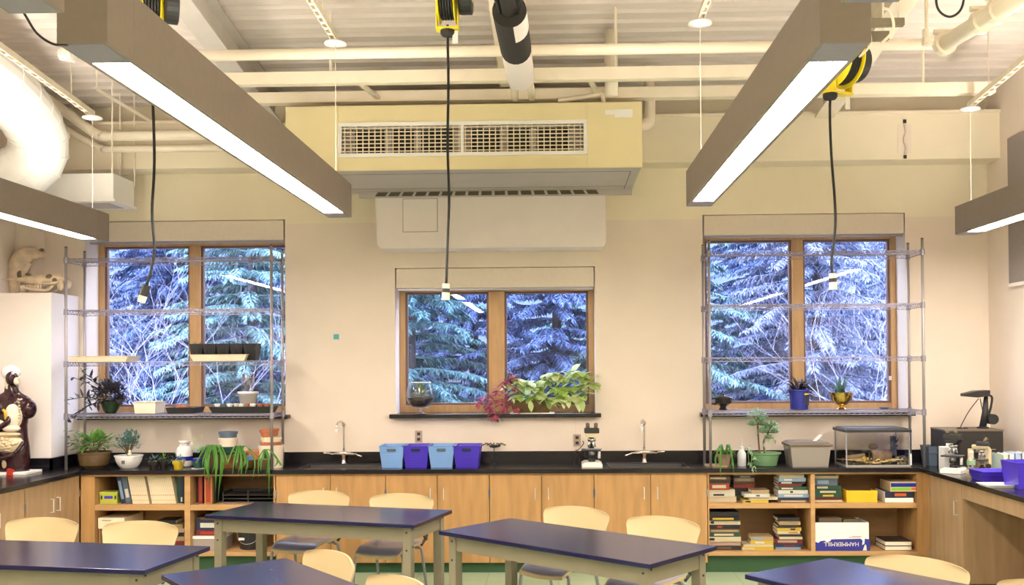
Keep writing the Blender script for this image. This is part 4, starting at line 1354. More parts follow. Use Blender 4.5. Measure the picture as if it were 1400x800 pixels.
# tower of stacked pots
ST = [(8.74, .095, .112, 0, .115, 'terracotta', 'wide terracotta pot at the base of the pot tower'), (8.74, .076, .086, .115, .19, 'green_dark', 'dark green pot in the middle of the pot tower'),
      (8.74, .074, .083, .19, .27, 'pot_cream', 'cream pot near the top of the pot tower'), (8.74, .076, .082, .27, .325, 'blue_grey', 'blue-grey dish crowning the pot tower')]
for Y, r0, r1, z0, z1, m_, lab in ST:
    t = thing('stacked_pot', cpos(312, Y)+Vector((0, 0, z0)), lab, 'pot', 'tower of stacked pots')
    pot(t, cone_prof(r0, r1, z1-z0-.001, .008, .022), m_)
t = thing('plant_pot', cpos(346, 8.74), 'dark red round pot with a pale blue tag', 'pot')
pot(t, [(.08, 0), (.095, .05), (.10, .12), (.085, .15), (.07, .155), (.001, .15)], 'terracotta')
box_o('tag', 'blue_bin', -.05, .03, -.103, -.098, .07, .115, t)
t = thing('plant_pot', cpos(338, 8.62), 'low dark red bowl in front of the tagged pot', 'pot')
pot(t, bowl_prof(.06, .085, .08), 'brown_glaze')
S2 = [(.10, .112, 0, .205, 'pot_cream', 'large cream pot beside the rack post'), (.092, .096, .2055, .232, 'terracotta', 'thin terracotta saucer on the large cream pot'), (.085, .09, .2325, .275, 'cream', 'cream saucer under the tilted terracotta pot')]
for r0, r1, z0, z1, m_, lab in S2:
    t = thing('stacked_pot', cpos(371, 8.72)+Vector((0, 0, z0)), lab, 'pot', 'pots beside the rack post')
    pot(t, cone_prof(r0, r1, z1-z0-.001, .006, min(.03, (z1-z0)*.5)), m_)
t = thing('stacked_pot', cpos(369, 8.72)+Vector((0, 0, .277)), 'tilted terracotta pot on top beside the rack post', 'pot', 'pots beside the rack post')
o_ = pot(t, cone_prof(.07, .085, .07, .006, .024), 'terracotta')
o_.rotation_euler = (0, -.08, 0)
# spider plants draping over the counter edge
def spider(px, Y, tips, lab, n=26, z=.10, potm='brown_glaze', cnt=(.2, .3)):
    c = cpos(px, Y)
    t = thing('spider_plant', c, lab, 'plant', 'spider plants draping over the worktop')
    pot(t, cone_prof(.045, .062, z, .006, .02), potm, 18, soil=(.052, z-.012))
    m = MB()
    for (tx, ty) in tips:
        e = at(tx, ty, 8.455)-c
        b = Vector((rnd(-.02,.02), rnd(-.02,.02), z))
        pts = curve_pts([b, b+Vector((e.x*.35, -abs(e.y)*.35, .09)), Vector((e.x*1.15+rnd(-.02,.02), (8.46-c.y), min(.07, z*.6)+rnd(.0,.05))), Vector((e.x, 8.45-c.y, e.z))], 4)
        w = rnd(.006, .010)
        vs, fs = [], []
        k = len(pts)
        for i, q in enumerate(pts):
            ww = w*(.5+.5*math.sin(min(1, (i+1)/k*1.6)*PI/2))*(1 if i < k-3 else (k-1-i)/3+.05)
            vs += [q+Vector((-ww, 0, 0)), q+Vector((0, -.004, .0)), q+Vector((ww, 0, 0))]
        for i in range(k-1):
            fs += [(3*i, 3*i+1, 3*i+4, 3*i+3), (3*i+1, 3*i+2, 3*i+5, 3*i+4)]
        m.add(vs, fs)
    for k in range(n):
        a = rnd(0, 2*PI)
        m.leaf((rnd(-.02,.02), rnd(-.02,.02), z), (math.cos(a), math.sin(a)*.7, rnd(.4, 1.3)), rnd(.10, .17), .014, rnd(.7, 1.2), 4)
    m.build('leaves', 'leaf_spider', t)
spider(294, 8.60, [(280, 655), (277, 640), (286, 668), (298, 690), (295, 672), (302, 650), (290, 648), (296, 660), (301, 665), (284, 650), (272, 634), (308, 640)], 'spider plant with long leaves hanging before the red books', 7, .13)
spider(327, 8.60, [(322, 640), (330, 655), (335, 650), (326, 648), (345, 658), (318, 650), (331, 640), (312, 636), (350, 640)], 'spider plant hanging below the tower of pots', 8, .12)
spider(362, 8.58, [(354, 655), (364, 652), (368, 684), (380, 636), (357, 645), (374, 640)], 'spider plant hanging beside the sink cabinet', 8, .09)

# ------------------------------------------------------------------ sinks' taps
def faucet(px, label, flip):
    x = wx(px, 9.02, 625)
    t = thing('lab_faucet', (x, 9.025, ZC), label, 'faucet', 'gooseneck lab faucets')
    MB().lathe([(.03, 0), (.03, .005), (.022, .012), (.02, .065), (.03, .075), (.03, .09), (.014, .12), (.012, .125)], 18).build('body', 'chrome', t, smooth=True)
    cr = MB()
    cr.tube([(-.10, -.01, .085), (0, -.015, .10), (.10, -.01, .085)], [.012, .022, .012], 10)
    cr.build('valve_bridge', 'chrome', t, smooth=True)
    for s in (-1, 1):
        MB().tube(curve_pts([(s*.095, -.01, .085), (s*.115, -.02, .09), (s*.13, -.04, .085 if s*flip > 0 else .10), (s*.18, -.06, .07 if s*flip > 0 else .105)], 4), .008, 8).build('lever', 'chrome', t, smooth=True)
    sp = MB().tube(curve_pts([(0, 0, .11), (0, 0, .30), (0, -.005, .36), (-.01, -.04, .395), (-.03, -.10, .39), (-.035, -.13, .36), (-.035, -.135, .33)], 5), .0095, 10).build('spout', 'chrome', t, smooth=True)
    MB().lathe([(.010, .30), (.016, .305), (.016, .335), (.010, .34)], 12, (-.035, -.135, 0)).build('nozzle', 'white_glaze', sp)
    MB().ball((0, 0, .365), .020, 12, 8).build('swivel_joint', 'chrome', sp, smooth=True)
faucet(470, 'gooseneck lab faucet at the sink beside the pale blue bin', 1)
faucet(881, 'gooseneck lab faucet at the sink beside the wire rack of the terrarium', -1)

# ------------------------------------------------------------------ bins
def bin_(px0, px1, m_, label):
    Y = 8.62
    x0, x1 = wx(px0, Y, 605), wx(px1, Y, 605)
    h = .195
    t = thing('storage_bin', ((x0+x1)/2, Y+.15, ZC), label, 'bin', 'row of handled plastic bins')
    w = (x1-x0)/2
    k = .80
    m = MB().tray(-w, w, -.15, .15, 0, h, k, .004, .006)
    m.build('tub', m_, t)
    hy = -.15
    fr = MB()
    tilt = Matrix.Translation((0, -.1478, h-.035)) @ Matrix.Rotation(math.atan2(.03, h), 4, 'X')
    hl = MB()
    hl.prism([(-.042, -.004), (-.034, -.015), (.034, -.015), (.042, -.004), (.042, .004), (.034, .012), (-.034, .012), (-.042, .004)], -.003, .001, tilt)
    hl.build('handle_slot', 'dark' if False else ('navy' if m_ == 'purple_bin' else 'blue_grey'), t)
    rb = MB()
    for j in range(5):
        z = .03+j*.022
        yy = -.15*(k+(1-k)*z/h)
        ww = w*(k+(1-k)*z/h)*.86
        rb.bx(-ww, ww, yy-.002, yy+.002, z, z+.005)
    rb.build('ribs', m_, t)
bin_(518, 552, 'blue_bin', 'pale blue bin nearest the first sink')
bin_(550, 586, 'purple_bin', 'purple bin between the two pale blue bins')
bin_(585, 621, 'blue_bin', 'pale blue bin between the two purple bins')
bin_(619, 656, 'purple_bin', 'purple bin at the microscope end of the row')
def outlet(px, py, label, w=.034, h=.056, Y=YW-.001, m='outlet'):
    c = at(px, py, Y)
    t = thing('wall_outlet', (c.x, Y, c.z), label, 'outlet', 'brown wall outlets')
    box_o('cover_plate', m, -w, w, -.006, 0, -h, h, t, bevel=.002)
    for s in (-1, 1):
        sk = box_o('socket', 'dark', -w*.45, w*.45, -.0075, -.005, s*.025-.014, s*.025+.014, t, bevel=.002)
    return t
outlet(572.5, 597, 'brown wall outlet behind the purple bin')
outlet(789, 602, 'brown wall outlet beside the single microscope')
tag(box_o('sticky_note', 'teal', *(lambda a, b: (a.x, b.x, YW-.003, YW, b.z, a.z))(at(456, 457, YW), at(463.5, 464, YW))), 'small teal paper square stuck on the bare wall', 'note')

# dark spiky model behind the last bin
c = Vector((wx(675, 9.0, 610), 9.03, ZC))
t = thing('insect_model', c, 'spiky dark insect model behind the last purple bin', 'model')
MB().tube([(0, 0, 0), (0, 0, .15)], .004, 6).lathe([(.025, 0), (.025, .006), (.001, .008)], 14).build('stand', 'black_plastic', t)
MB().ball((0, 0, .155), (.045, .016, .014), 10, 7).ball((.045, 0, .16), (.016, .013, .012), 8, 6).build('body', 'black_plastic', t, smooth=True)
lg = MB()
for k in range(-2, 3):
    for s in (-1, 1):
        lg.tube([(k*.018, s*.01, .16), (k*.03, s*.03, .185), (k*.045+(.02 if k > 0 else -.02), s*.05, .165)], .003, 5)
lg.build('legs', 'black_plastic', t)
MB().tube([(.055, 0, .165), (.085, 0, .19)], .002, 5).tube([(-.05, 0, .165), (-.085, .0, .195)], .002, 5).build('feelers', 'black_plastic', t)

# ------------------------------------------------------------------ microscopes
def microscope(loc, rz, label, sc=1., body='black_plastic', base='white', arm='black_plastic', head='beige_metal'):
    t = thing('microscope', loc, label, 'microscope', None, rz)
    t.scale = (sc, sc, sc)
    MB().prism([(-.085, 0), (.085, 0), (.085, .03), (.06, .045), (-.06, .045), (-.085, .03)], -.11, .11).build('base', base, t, bevel=.004)
    MB().bx(-.022, .022, .045, .10, .04, .25).build('arm', arm, t, bevel=.006)
    MB().lathe([(.03, .045), (.03, .07), (.018, .075), (.018, .09)], 16, (0, -.03, 0)).build('illuminator', 'black_plastic', t)
    st = box_o('stage', 'black_plastic', -.085, .075, -.09, .05, .135, .147, t, bevel=.002)
    box_o('slide_holder', 'grey_metal', -.05, .085, -.05, .0, .147, .153, st)
    MB().lathe([(.022, .10), (.026, .115), (.022, .134)], 14, (0, -.03, 0)).build('condenser', 'grey_metal', t)
    n = MB().lathe([(.03, .215), (.038, .225), (.034, .24)], 18, (0, -.03, 0)).build('nosepiece', 'chrome', t, smooth=True)
    for a in (0, 1, 2, 3):
        th = a*PI/2+.5
        b = Vector((.018*math.cos(th), -.03+.018*math.sin(th), .22))
        e = Vector((.034*math.cos(th), -.03+.034*math.sin(th), .165))
        MB().tube([b, (b+e)/2, e], [.011, .010, .006], 10).build('objective', 'chrome', n, smooth=True)
    hd = MB().prism([(-.04, .25), (.04, .25), (.055, .275), (.055, .29), (-.055, .29), (-.055, .275)], -.09, .06).build('head', head, t, bevel=.004)
    MB().bx(-.062, .062, -.10, .02, .285, .325).build('binocular_block', 'black_plastic', hd, bevel=.006)
    for s in (-1, 1):
        MB().tube([(s*.034, -.05, .32), (s*.034, -.08, .362)], [.016, .017], 12).build('eyepiece', 'brown_dark', hd, smooth=True)
        MB().tube([(s*.02, .07, .09), (s*.06, .07, .09)], [.022, .022], 16).build('focus_knob', 'black_plastic', t)
    MB().tube([(.062, -.02, .07), (.062, -.02, .135)], .012, 10).build('stage_control', 'white_glaze', t, smooth=True)
    return t
mc_ = microscope((wx(809, 8.70, 630), 8.70, ZC), 0, 'single microscope standing alone between the middle window and a sink', 1.06)
MB().tube(curve_pts([(.02, .10, .12), (-.05, .14, .13), (-.11, .10, .10), (-.15, .02, .02), (-.12, -.02, .008), (-.10, .05, .06), (-.14, .12, .11), (-.10, .20, .13), (-.06, .30, .17), (-.07, .40, .19)], 6), .004, 6).build('power_cord', 'cord', mc_, smooth=True)

# ------------------------------------------------------------------ middle window sill
ZSI = ZS+.037
def snifter():
    c = Vector((wx(575, 9.04, 560), 9.045, ZSI))
    t = thing('glass_terrarium', c, 'glass snifter terrarium with dark soil on the middle window sill', 'terrarium')
    t.scale = (1.12, 1.12, 1.12)
    MB().lathe([(.046, 0), (.048, .004), (.016, .014), (.012, .03), (.017, .042), (.03, .05)], 24).build('glass_foot', 'glass_solid', t, smooth=True)
    g = [(.016, .048), (.07, .06), (.112, .11), (.120, .15), (.112, .21), (.092, .262), (.090, .262), (.109, .21), (.117, .15), (.109, .112), (.068, .064), (.001, .05)]
    smooth_angle(MB().lathe(g, 32).build('glass_bowl', 'glass_tint', t), 50)
    MB().lathe([(.002, .056), (.066, .066), (.106, .112), (.113, .135), (.001, .142)], 28).build('soil', 'soil', t, smooth=True)
    bush(MB(), (0, 0, .17), (.05, .04, .05), 34, .04, .02, .4, .5).build('seedlings', 'leaf_green', t)
    MB().lathe([(.091, .260), (.093, .2625), (.091, .265), (.089, .2625)], 32).build('rim', 'white_glaze', t)
snifter()
def planter():
    c = Vector((wx(727, 9.04, 560), 9.045, ZSI))
    t = thing('window_planter', c, 'brown planter of lime and crimson coleus on the middle sill', 'plant')
    MB().tray(-.20, .20, -.075, .075, .008, .125, .82, .006, .006).build('trough', 'brown_glaze', t)
    box_o('saucer', 'white', -.20, .21, -.085, .08, 0, .008, t)
    box_o('soil', 'soil', -.18, .18, -.065, .065, .08, .105, t)
    O = lambda px, py, dy=-.06: at(px, py, 9.045+dy)-c
    lime, lime_s = MB(), MB()
    spots = [(700, 527), (708, 520), (720, 525), (732, 530), (745, 520), (752, 512), (758, 510), (768, 515), (775, 520), (782, 508), (790, 510), (798, 512), (804, 515), (808, 525), (795, 528), (785, 530), (770, 532), (757, 532), (740, 538), (728, 540), (712, 538), (790, 540), (780, 545), (800, 540), (765, 545), (750, 545)]
    for px, py in spots:
        e = O(px, py, rnd(-.12, .0))
        lime_s.tube(curve_pts([Vector((e.x*.4, 0, .1)), e*.6+Vector((0, 0, .05)), e], 3), .004, 5)
        for k in range(10):
            a = rnd(0, 2*PI)
            lime.leaf(e+Vector((rnd(-.02,.02), 0, rnd(-.02,.02))), (math.cos(a), math.sin(a)*.6-.45, rnd(-.5, .5)), rnd(.09, .14), rnd(.07, .10), .6, 4)
    for px, py, L in ((725, 548, .11), (776, 540, .13), (790, 542, .15), (795, 545, .13), (702, 545, .05), (770, 548, .08)):
        e = O(px, py, -.14)
        lime.leaf(e, (.1, -.25, -1), L, L*.5, .1, 4)
    lime.build('lime_leaves', 'leaf_lime', t)
    lime_s.build('lime_stems', 'leaf_spider', t)
    red, red_s = MB(), MB()
    for px, py in ((655, 551), (660, 545), (668, 540), (674, 548), (680, 535), (686, 528), (692, 520), (699, 515), (703, 516), (690, 540), (682, 550), (670, 560), (675, 568), (665, 555), (694, 552), (705, 530), (704, 560), (690, 558), (677, 572)):
        e = O(px, py, rnd(-.13, -.02))
        red_s.tube(curve_pts([Vector((-.14, 0, .1)), (Vector((-.14, 0, .14))+e)/2, e], 3), .003, 5)
        for k in range(15):
            a = rnd(0, 2*PI)
            red.leaf(e+Vector((rnd(-.02,.02), rnd(-.02,.02), rnd(-.02,.02))), (math.cos(a), math.sin(a)*.6-.3, rnd(-.6, .5)), rnd(.05, .085), rnd(.022, .032), .5, 3)
    red.build('crimson_leaves', 'leaf_red', t)
    red_s.build('crimson_stems', 'leaf_red', t)
planter()
# ------------------------------------------------------------------ rack above the terrarium
ZR2 = 1.411
c = Vector((wx(989, 8.72, 555), 8.73, ZR2))
t = thing('mug', c, 'dark glazed footed mug with a lid on the wire rack', 'mug')
pot(t, [(.035, 0), (.04, .008), (.028, .025), (.03, .035), (.075, .06), (.082, .11), (.076, .115), (.001, .116)], 'dark_glaze', name='cup')
MB().lathe([(.05, .116), (.03, .126), (.012, .13), (.014, .145), (.001, .15)], 18).build('lid', 'dark_glaze', t, smooth=True)
MB().tube(curve_pts([(-.075, 0, .10), (-.115, 0, .10), (-.118, 0, .06), (-.06, 0, .05)], 5), .008, 8).build('handle', 'dark_glaze', t, smooth=True)
c = Vector((wx(1093, 8.70, 555), 8.71, ZR2))
t = thing('potted_plant', c, 'purple spiky plant in a cobalt blue pot with a printed label', 'plant')
pot(t, [(.07, 0), (.078, .004), (.085, .16), (.09, .165), (.09, .18), (.08, .18), (.075, .12), (.001, .115)], 'blue_glaze', soil=(.078, .15))
lb = MB()
for k in range(5):
    a0, a1 = -1.3+.17*k, -1.3+.17*(k+1)
    r = .0865
    lb.add([(r*math.cos(a0), r*math.sin(a0), .04), (r*math.cos(a1), r*math.sin(a1), .04), (r*math.cos(a1)*1.04, r*math.sin(a1)*1.04, .155), (r*math.cos(a0)*1.04, r*math.sin(a0)*1.04, .155)], [(0, 1, 2, 3)])
lo = lb.build('label', 'navy', t)
lb2 = MB()
for k in range(4):
    a0, a1 = -1.27+.17*k, -1.27+.17*(k+1)
    r = .0885
    lb2.add([(r*math.cos(a0), r*math.sin(a0), .125), (r*math.cos(a1), r*math.sin(a1), .125), (r*math.cos(a1)*1.02, r*math.sin(a1)*1.02, .145), (r*math.cos(a0)*1.02, r*math.sin(a0)*1.02, .145)], [(0, 1, 2, 3)])
lb2.build('label_stripe', 'yellow_box', lo)
m = MB()
for k in range(46):
    a = rnd(0, 2*PI)
    m.leaf((rnd(-.03,.03), rnd(-.03,.03), .16), (math.cos(a), math.sin(a)*.7, rnd(.5, 1.8)), rnd(.14, .23), .03, rnd(.4, 1.1), 4)
m.build('leaves', 'leaf_purple', t)
c = Vector((wx(1151, 8.70, 555), 8.71, ZR2))
t = thing('potted_plant', c, 'spiky succulent in a shiny brass footed bowl', 'plant')
pot(t, [(.04, 0), (.045, .004), (.02, .018), (.02, .03), (.05, .045), (.085, .085), (.098, .135), (.10, .15), (.093, .15), (.08, .10), (.001, .095)], 'brass', soil=(.088, .13))
m = MB()
for k in range(16):
    a = rnd(0, 2*PI)
    m.leaf((rnd(-.04,.03), rnd(-.02,.02), .13), (math.cos(a)*.5-.1, math.sin(a)*.4, 1), rnd(.12, .20), .022, .15, 3)
for k in range(22):
    a = rnd(0, 2*PI)
    m.leaf((rnd(-.05,.05), rnd(-.03,.03), .14), (math.cos(a), math.sin(a)*.6, rnd(.2, .8)), rnd(.09, .14), .024, .5, 3)
for k in range(8): m.leaf((-.06-.012*k, 0, .16+.008*k), (-1, rnd(-1,1), rnd(0,1)), .04, .015, .3)
m.build('leaves', 'leaf_blue', t)
c = Vector((wx(1211, 8.70, 553), 8.74, ZR2))
t = thing('small_dish', c, 'small flat dark dish at the post end of the rack shelf', 'dish')
MB().lathe([(.03, 0), (.045, .015), (.042, .015), (.03, .004), (.001, .004)], 18).build('dish', 'blue_grey', t)

# ------------------------------------------------------------------ worktop below
spider(990, 8.66, [(985, 655), (998, 640), (980, 640), (1003, 648)], 'spider plant in a basket beside the squeeze bottle', 24, .11, 'log')
t = thing('squeeze_bottle', cpos(1014, 8.70), 'translucent squeeze bottle with a thin spout', 'bottle')
pot(t, [(.035, 0), (.038, .005), (.038, .11), (.02, .145), (.016, .15), (.016, .17), (.006, .175), (.004, .24), (.001, .241)], mat('frost', (.62, .64, .68), .3), name='bottle_body')
def jade():
    c = cpos(1046, 8.70)
    t = thing('potted_tree', c, 'small jade tree in a green oval pot', 'plant')
    pot(t, [(.09, 0), (.10, .005), (.125, .10), (.14, .105), (.142, .12), (.125, .12), (.115, .08), (.001, .075)], 'green_glaze', sx=1, sy=.75, soil=(.118, .105))
    st = MB()
    m = MB()
    for bx, pts, cl in ((-.045, [(1037, 600), (1036, 580)], [(1030, 570, .05), (1042, 572, .05), (1036, 566, .05), (1028, 582, .035), (1044, 582, .035), (1038, 578, .05)]), (.0, [(1044, 605), (1050, 592)], [(1050, 588, .05), (1060, 592, .04), (1042, 592, .04), (1056, 582, .04), (1052, 600, .03)])):
        P0 = [Vector((bx, 0, .10))]+[at(a, b, 8.70)-c for a, b in pts]
        st.tube(curve_pts(P0, 4), .008, 7)
        for a, b, r in cl:
            e = at(a, b, 8.70+rnd(-.06,.06))-c
            st.tube([P0[-1], (P0[-1]+e)/2+Vector((0,0,.005)), e], .004, 5)
            bush(m, e, (r, r, r*.7), 80, .034, .022, .1, .3, 2)
    for k in range(10):
        a, b = rnd(1040, 1062), rnd(598, 612)
        e = at(a, b, 8.66)-c
        m.leaf(e, (rnd(-.3,.3), -.2, -1), .04, .012, .1)
    m.build('leaves', 'leaf_jade', t)
    st.build('trunk', 'stem', t, smooth=True)
jade()
t = thing('trailing_sprig', cpos(1025, 8.52), 'small blue-green sprig hanging over the worktop edge', 'plant')
m = MB()
st = MB()
for (px, py) in ((1030, 640), (1025, 635), (1033, 628), (1028, 618), (1022, 612)):
    e = at(px, py, 8.47)-cpos(1025, 8.52)
    st.tube(curve_pts([Vector((0, 0, .02)), Vector((e.x*.5, -.04, .04)), e], 4), .003, 5)
    for k in range(7): m.leaf(e+Vector((rnd(-.02,.02), rnd(-.01,.01), rnd(-.02,.02))), (rnd(-1,1), -.4, rnd(-1,.6)), .035, .015, .4)
m.build('leaves', 'leaf_jade', t)
st.build('stems', 'leaf_green', t)
MB().lathe(cone_prof(.025, .032, .05, .003, .012, .003), 14).build('pot', 'black_plastic', t)
def critter_box():
    x0, x1 = wx(1080, 8.58, 600), wx(1137, 8.58, 600)
    w = (x1-x0)/2
    t = thing('plastic_tank', ((x0+x1)/2, 8.72, ZC), 'cloudy plastic tank with a dark lid and paper slip', 'tank')
    h = .185
    tub = MB().tray(-w*.97, w*.97, -.14, .14, 0, h, .88, .004, .0).build('tub', mat('cloudy', (.42, .38, .34), .25, alpha=.62), t)
    ld = MB()
    ld.taper(-w*1.06, w*1.06, -.155, .155, h-.006, h+.012, .97)
    ld.taper(-w*.85, w*.85, -.12, .12, h+.012, h+.035, 1.25)
    ld.build('lid', 'brown_dark', t, bevel=.004)
    MB().add([(.04, -.03, h+.03), (.075, -.03, h+.03), (.135, -.02, h+.085), (.105, -.02, h+.09), (.04, -.029, h+.03), (.075, -.029, h+.03), (.135, -.019, h+.085), (.105, -.019, h+.09)], [(0,1,2,3),(7,6,5,4),(0,4,5,1),(1,5,6,2),(2,6,7,3),(3,7,4,0)]).build('paper_slip', 'white', t)
critter_box()
def terrarium():
    x0, x1 = wx(1157, 8.60, 600), wx(1243, 8.60, 600)
    w = (x1-x0)/2
    d = .17
    t = thing('glass_terrarium', ((x0+x1)/2, 8.60+d, ZC), 'glass terrarium with gravel, a hollow log and dark lid', 'terrarium')
    h = .30
    for nm, q in (('glass_pane', (-w, w, -d, -d+.004, .012, h)), ('glass_pane', (-w, w, d-.004, d, .012, h)), ('glass_pane', (-w, -w+.004, -d+.004, d-.004, .012, h)), ('glass_pane', (w-.004, w, -d+.004, d-.004, .012, h))):
        box_o(nm, 'glass_tint', *q, t)
    f = MB()
    for sx in (-1, 1):
        for sy in (-1, 1): f.bx(sx*w-.005, sx*w+.005, sy*d-.005, sy*d+.005, .0, h)
    f.build('corner_strips', mat('seal', (.30, .29, .33), .4), t)
    box_o('base_frame', mat('seal2', (.40, .38, .36), .4), -w-.006, w+.006, -d-.006, d+.006, 0, .012, t)
    MB().bx(-w-.018, w+.018, -d-.018, d+.018, h, h+.025).taper(-w*.97, w*.97, -d*.93, d*.93, h+.025, h+.035, 1.04).build('lid', 'black_plastic', t, bevel=.004)
    n = 16
    vs, fs = [], []
    for j in range(7):
        for i in range(n+1):
            x = -w+.006+(2*w-.012)*i/n
            y = -d+.006+(2*d-.012)*j/6
            vs.append((x, y, .042+.014*math.sin(i*.5+1)*math.cos(j*.4)+.006*rnd(-1, 1)))
    for j in range(6):
        for i in range(n):
            a = j*(n+1)+i
            fs.append((a, a+1, a+n+2, a+n+1))
    g = MB().add(vs, fs)
    g.build('gravel_bed', 'gravel', t, smooth=True)
    pb = MB()
    for k in range(150):
        pb.ball((rnd(-w+.015, w-.015), rnd(-d+.012, d*.3), rnd(.02, .062)), (rnd(.006, .011), rnd(.006, .01), rnd(.004, .007)), 6, 4)
    po = pb.build('pebbles', 'gravel', t)
    po['kind'] = 'stuff'
    MB().tube([(-.02, -.06, .085), (.14, -.02, .075)], [.05, .06], 14).build('hollow_log', 'log', t, smooth=True)
    MB().lathe([(.04, 0), (.04, .004), (.001, .004)], 14, M=Matrix.Translation((-.024, -.0615, .085)) @ Matrix.Rotation(-PI/2, 4, 'Y')).build('log_opening', 'dark', t)
    MB().ball((.02, .02, .16), (.045, .04, .03), 10, 7).build('dark_rock', 'brown_dark', t, smooth=True)
    MB().tube(curve_pts([(-w*.9, -.05, .07), (-.15, -.06, .08), (-.08, -.05, .09)], 4), .02, 8).build('branch', 'log', t, smooth=True)
    MB().ball((-.10, -.12, .065), (.022, .018, .02), 10, 7).build('yellow_stone', 'amber', t, smooth=True)
    bush(MB(), (w*.72, -.02, .14), (.03, .03, .09), 24, .05, .02, .4, .4).build('water_plant', 'leaf_purple', t)
    MB().bx(w*.68, w*.82, .03, .07, .08, .25).build('thermometer', 'blue_grey', t, bevel=.004)
    box_o('side_tag', 'white', w+.0065, w+.02, -d-.002, -d+.006, .012, .11, t)
terrarium()
t = thing('small_bin', cpos(1277, 8.75), 'dark blue-grey bin in the corner beside the rack post', 'bin')
MB().tray(-.085, .085, -.10, .10, 0, .17, .85, .004, .006).build('tub', 'blue_grey', t)
box_o('rib_band', 'grey_metal', -.084, .084, -.107, -.100, .11, .12, t)

# ------------------------------------------------------------------ right worktop
c = Vector((3.50, 8.28, ZC))
bxo = thing('equipment_case', (wx(1294, 8.45, 600), 8.45, ZC), 'large black equipment case under the desk lamp', 'case')
W_ = wx(1372, 8.45, 600)-wx(1294, 8.45, 600)
Hc = wz(588, 8.45, 1330)-ZC
box_o('case_body', 'black_rough', 0, W_, 0, .36, 0, Hc, bxo, bevel=.006)
box_o('case_edge', 'brown_dark', -.002, W_+.002, -.003, .36, Hc-.012, Hc+.003, bxo, bevel=.002)
box_o('front_mark', 'outlet', W_*.76, W_*.86, -.002, 0, Hc*.48, Hc*.5, bxo)
def lamp():
    ZL = ZC+Hc+.003
    c = Vector((wx(1347, 8.55, 585), 8.60, ZL))
    t = thing('document_camera', c, 'black jointed document camera on the equipment case', 'camera')
    O = lambda px, py, dy=0.: at(px, py, 8.60+dy)-c
    MB().lathe([(.05, 0), (.05, .012), (.02, .02)], 16, (0, 0, 0)).build('foot', 'black_plastic', t)
    MB().tube([(0, 0, .01), O(1347, 565), O(1348, 540)], [.03, .028, .016], 12).build('column', 'black_plastic', t, smooth=True)
    MB().tube([O(1355, 573)+Vector((0, -.05, 0)), O(1355, 573)+Vector((0, .05, 0))], .045, 18).build('joint_knob', 'black_plastic', t)
    MB().tube(curve_pts([O(1350, 540), O(1356, 543), O(1355, 555), O(1352, 566)], 5), .01, 8).build('support_bar', 'black_plastic', t, smooth=True)
    a, b = O(1316, 540, -.1), O(1350, 538)
    hd = MB()
    hd.add([a+Vector((0,-.05,.012)), a+Vector((0,.05,.012)), a+Vector((0,.05,-.012)), a+Vector((0,-.05,-.012)), (a+b)/2+Vector((0,-.07,.03)), (a+b)/2+Vector((0,.07,.03)), (a+b)/2+Vector((0,.07,-.028)), (a+b)/2+Vector((0,-.07,-.028)), b+Vector((0,-.06,.03)), b+Vector((0,.06,.03)), b+Vector((0,.06,-.02)), b+Vector((0,-.06,-.02))],
           [(0,3,2,1),(0,1,5,4),(1,2,6,5),(2,3,7,6),(3,0,4,7),(4,5,9,8),(5,6,10,9),(6,7,11,10),(7,4,8,11),(8,9,10,11)])
    hd.build('head', 'black_plastic', t, bevel=.006)
    MB().tube(curve_pts([O(1338, 545), O(1325, 562), O(1315, 580), O(1312, 588, -.04)], 5), .004, 6).build('cable', 'cord', t, smooth=True)
    MB().tube(curve_pts([O(1340, 545), O(1343, 560), O(1346, 575)], 5), .004, 6).build('cable', 'cord', t, smooth=True)
    MB().ball(O(1312, 589, -.06)+Vector((0, 0, .012)), (.03, .03, .02), 10, 7).ball(O(1320, 589, -.06)+Vector((0, 0, .012)), (.025, .03, .02), 10, 7).build('cable_bundle', 'black_rough', t, smooth=True)
lamp()
def scope_side(px, Y, label, rz, sc, base, arm, tall=True):
    c = atz(px, 0, 5)
    t = microscope((wx(px, Y, 630), Y, ZC), rz, label, sc, base=base, arm=arm, head=arm)
    return t
scope_side(1305, 8.12, 'black microscope on a pale base nearest the room corner', -.7, .98, 'white', 'black_plastic')
scope_side(1338, 8.05, 'cream microscope with a tall boxy arm beside the water bottle', 1.1, .80, 'beige_metal', 'beige_metal')
t = thing('microscope_stand', (wx(1352, 8.0, 620), 8.10, ZC), 'cream rounded microscope stand behind the water bottle', 'microscope')
MB().prism([(-.055, 0), (.055, 0), (.055, .19), (.04, .215), (-.04, .215), (-.055, .19)], -.03, .03).build('stand_body', 'beige_metal', t, bevel=.008)
MB().lathe([(.02, 0), (.02, .02), (.001, .022)], 14, M=Matrix.Translation((.02, -.03, .06)) @ Matrix.Rotation(PI/2, 4, 'X')).build('focus_knob', 'black_plastic', t)
box_o('lens_block', 'black_plastic', -.10, -.055, -.03, .03, .12, .17, t, bevel=.004)
t = thing('water_bottle', (wx(1328, 7.72, 640), 7.72, ZC), 'clear water bottle with a green label', 'bottle')
pot(t, [(.028, 0), (.031, .006), (.031, .10), (.029, .105), (.031, .11), (.031, .15), (.013, .19), (.013, .2), (.001, .2)], mat('pet', (.90, .92, .94), .05, alpha_glass=.12), name='bottle_body')
MB().lathe([(.0315, .105), (.032, .106), (.032, .142), (.0315, .143)], 20).build('label', 'leaf_jade', t)
MB().lathe([(.015, .2), (.015, .215), (.001, .216)], 14).build('cap', 'white_glaze', t)
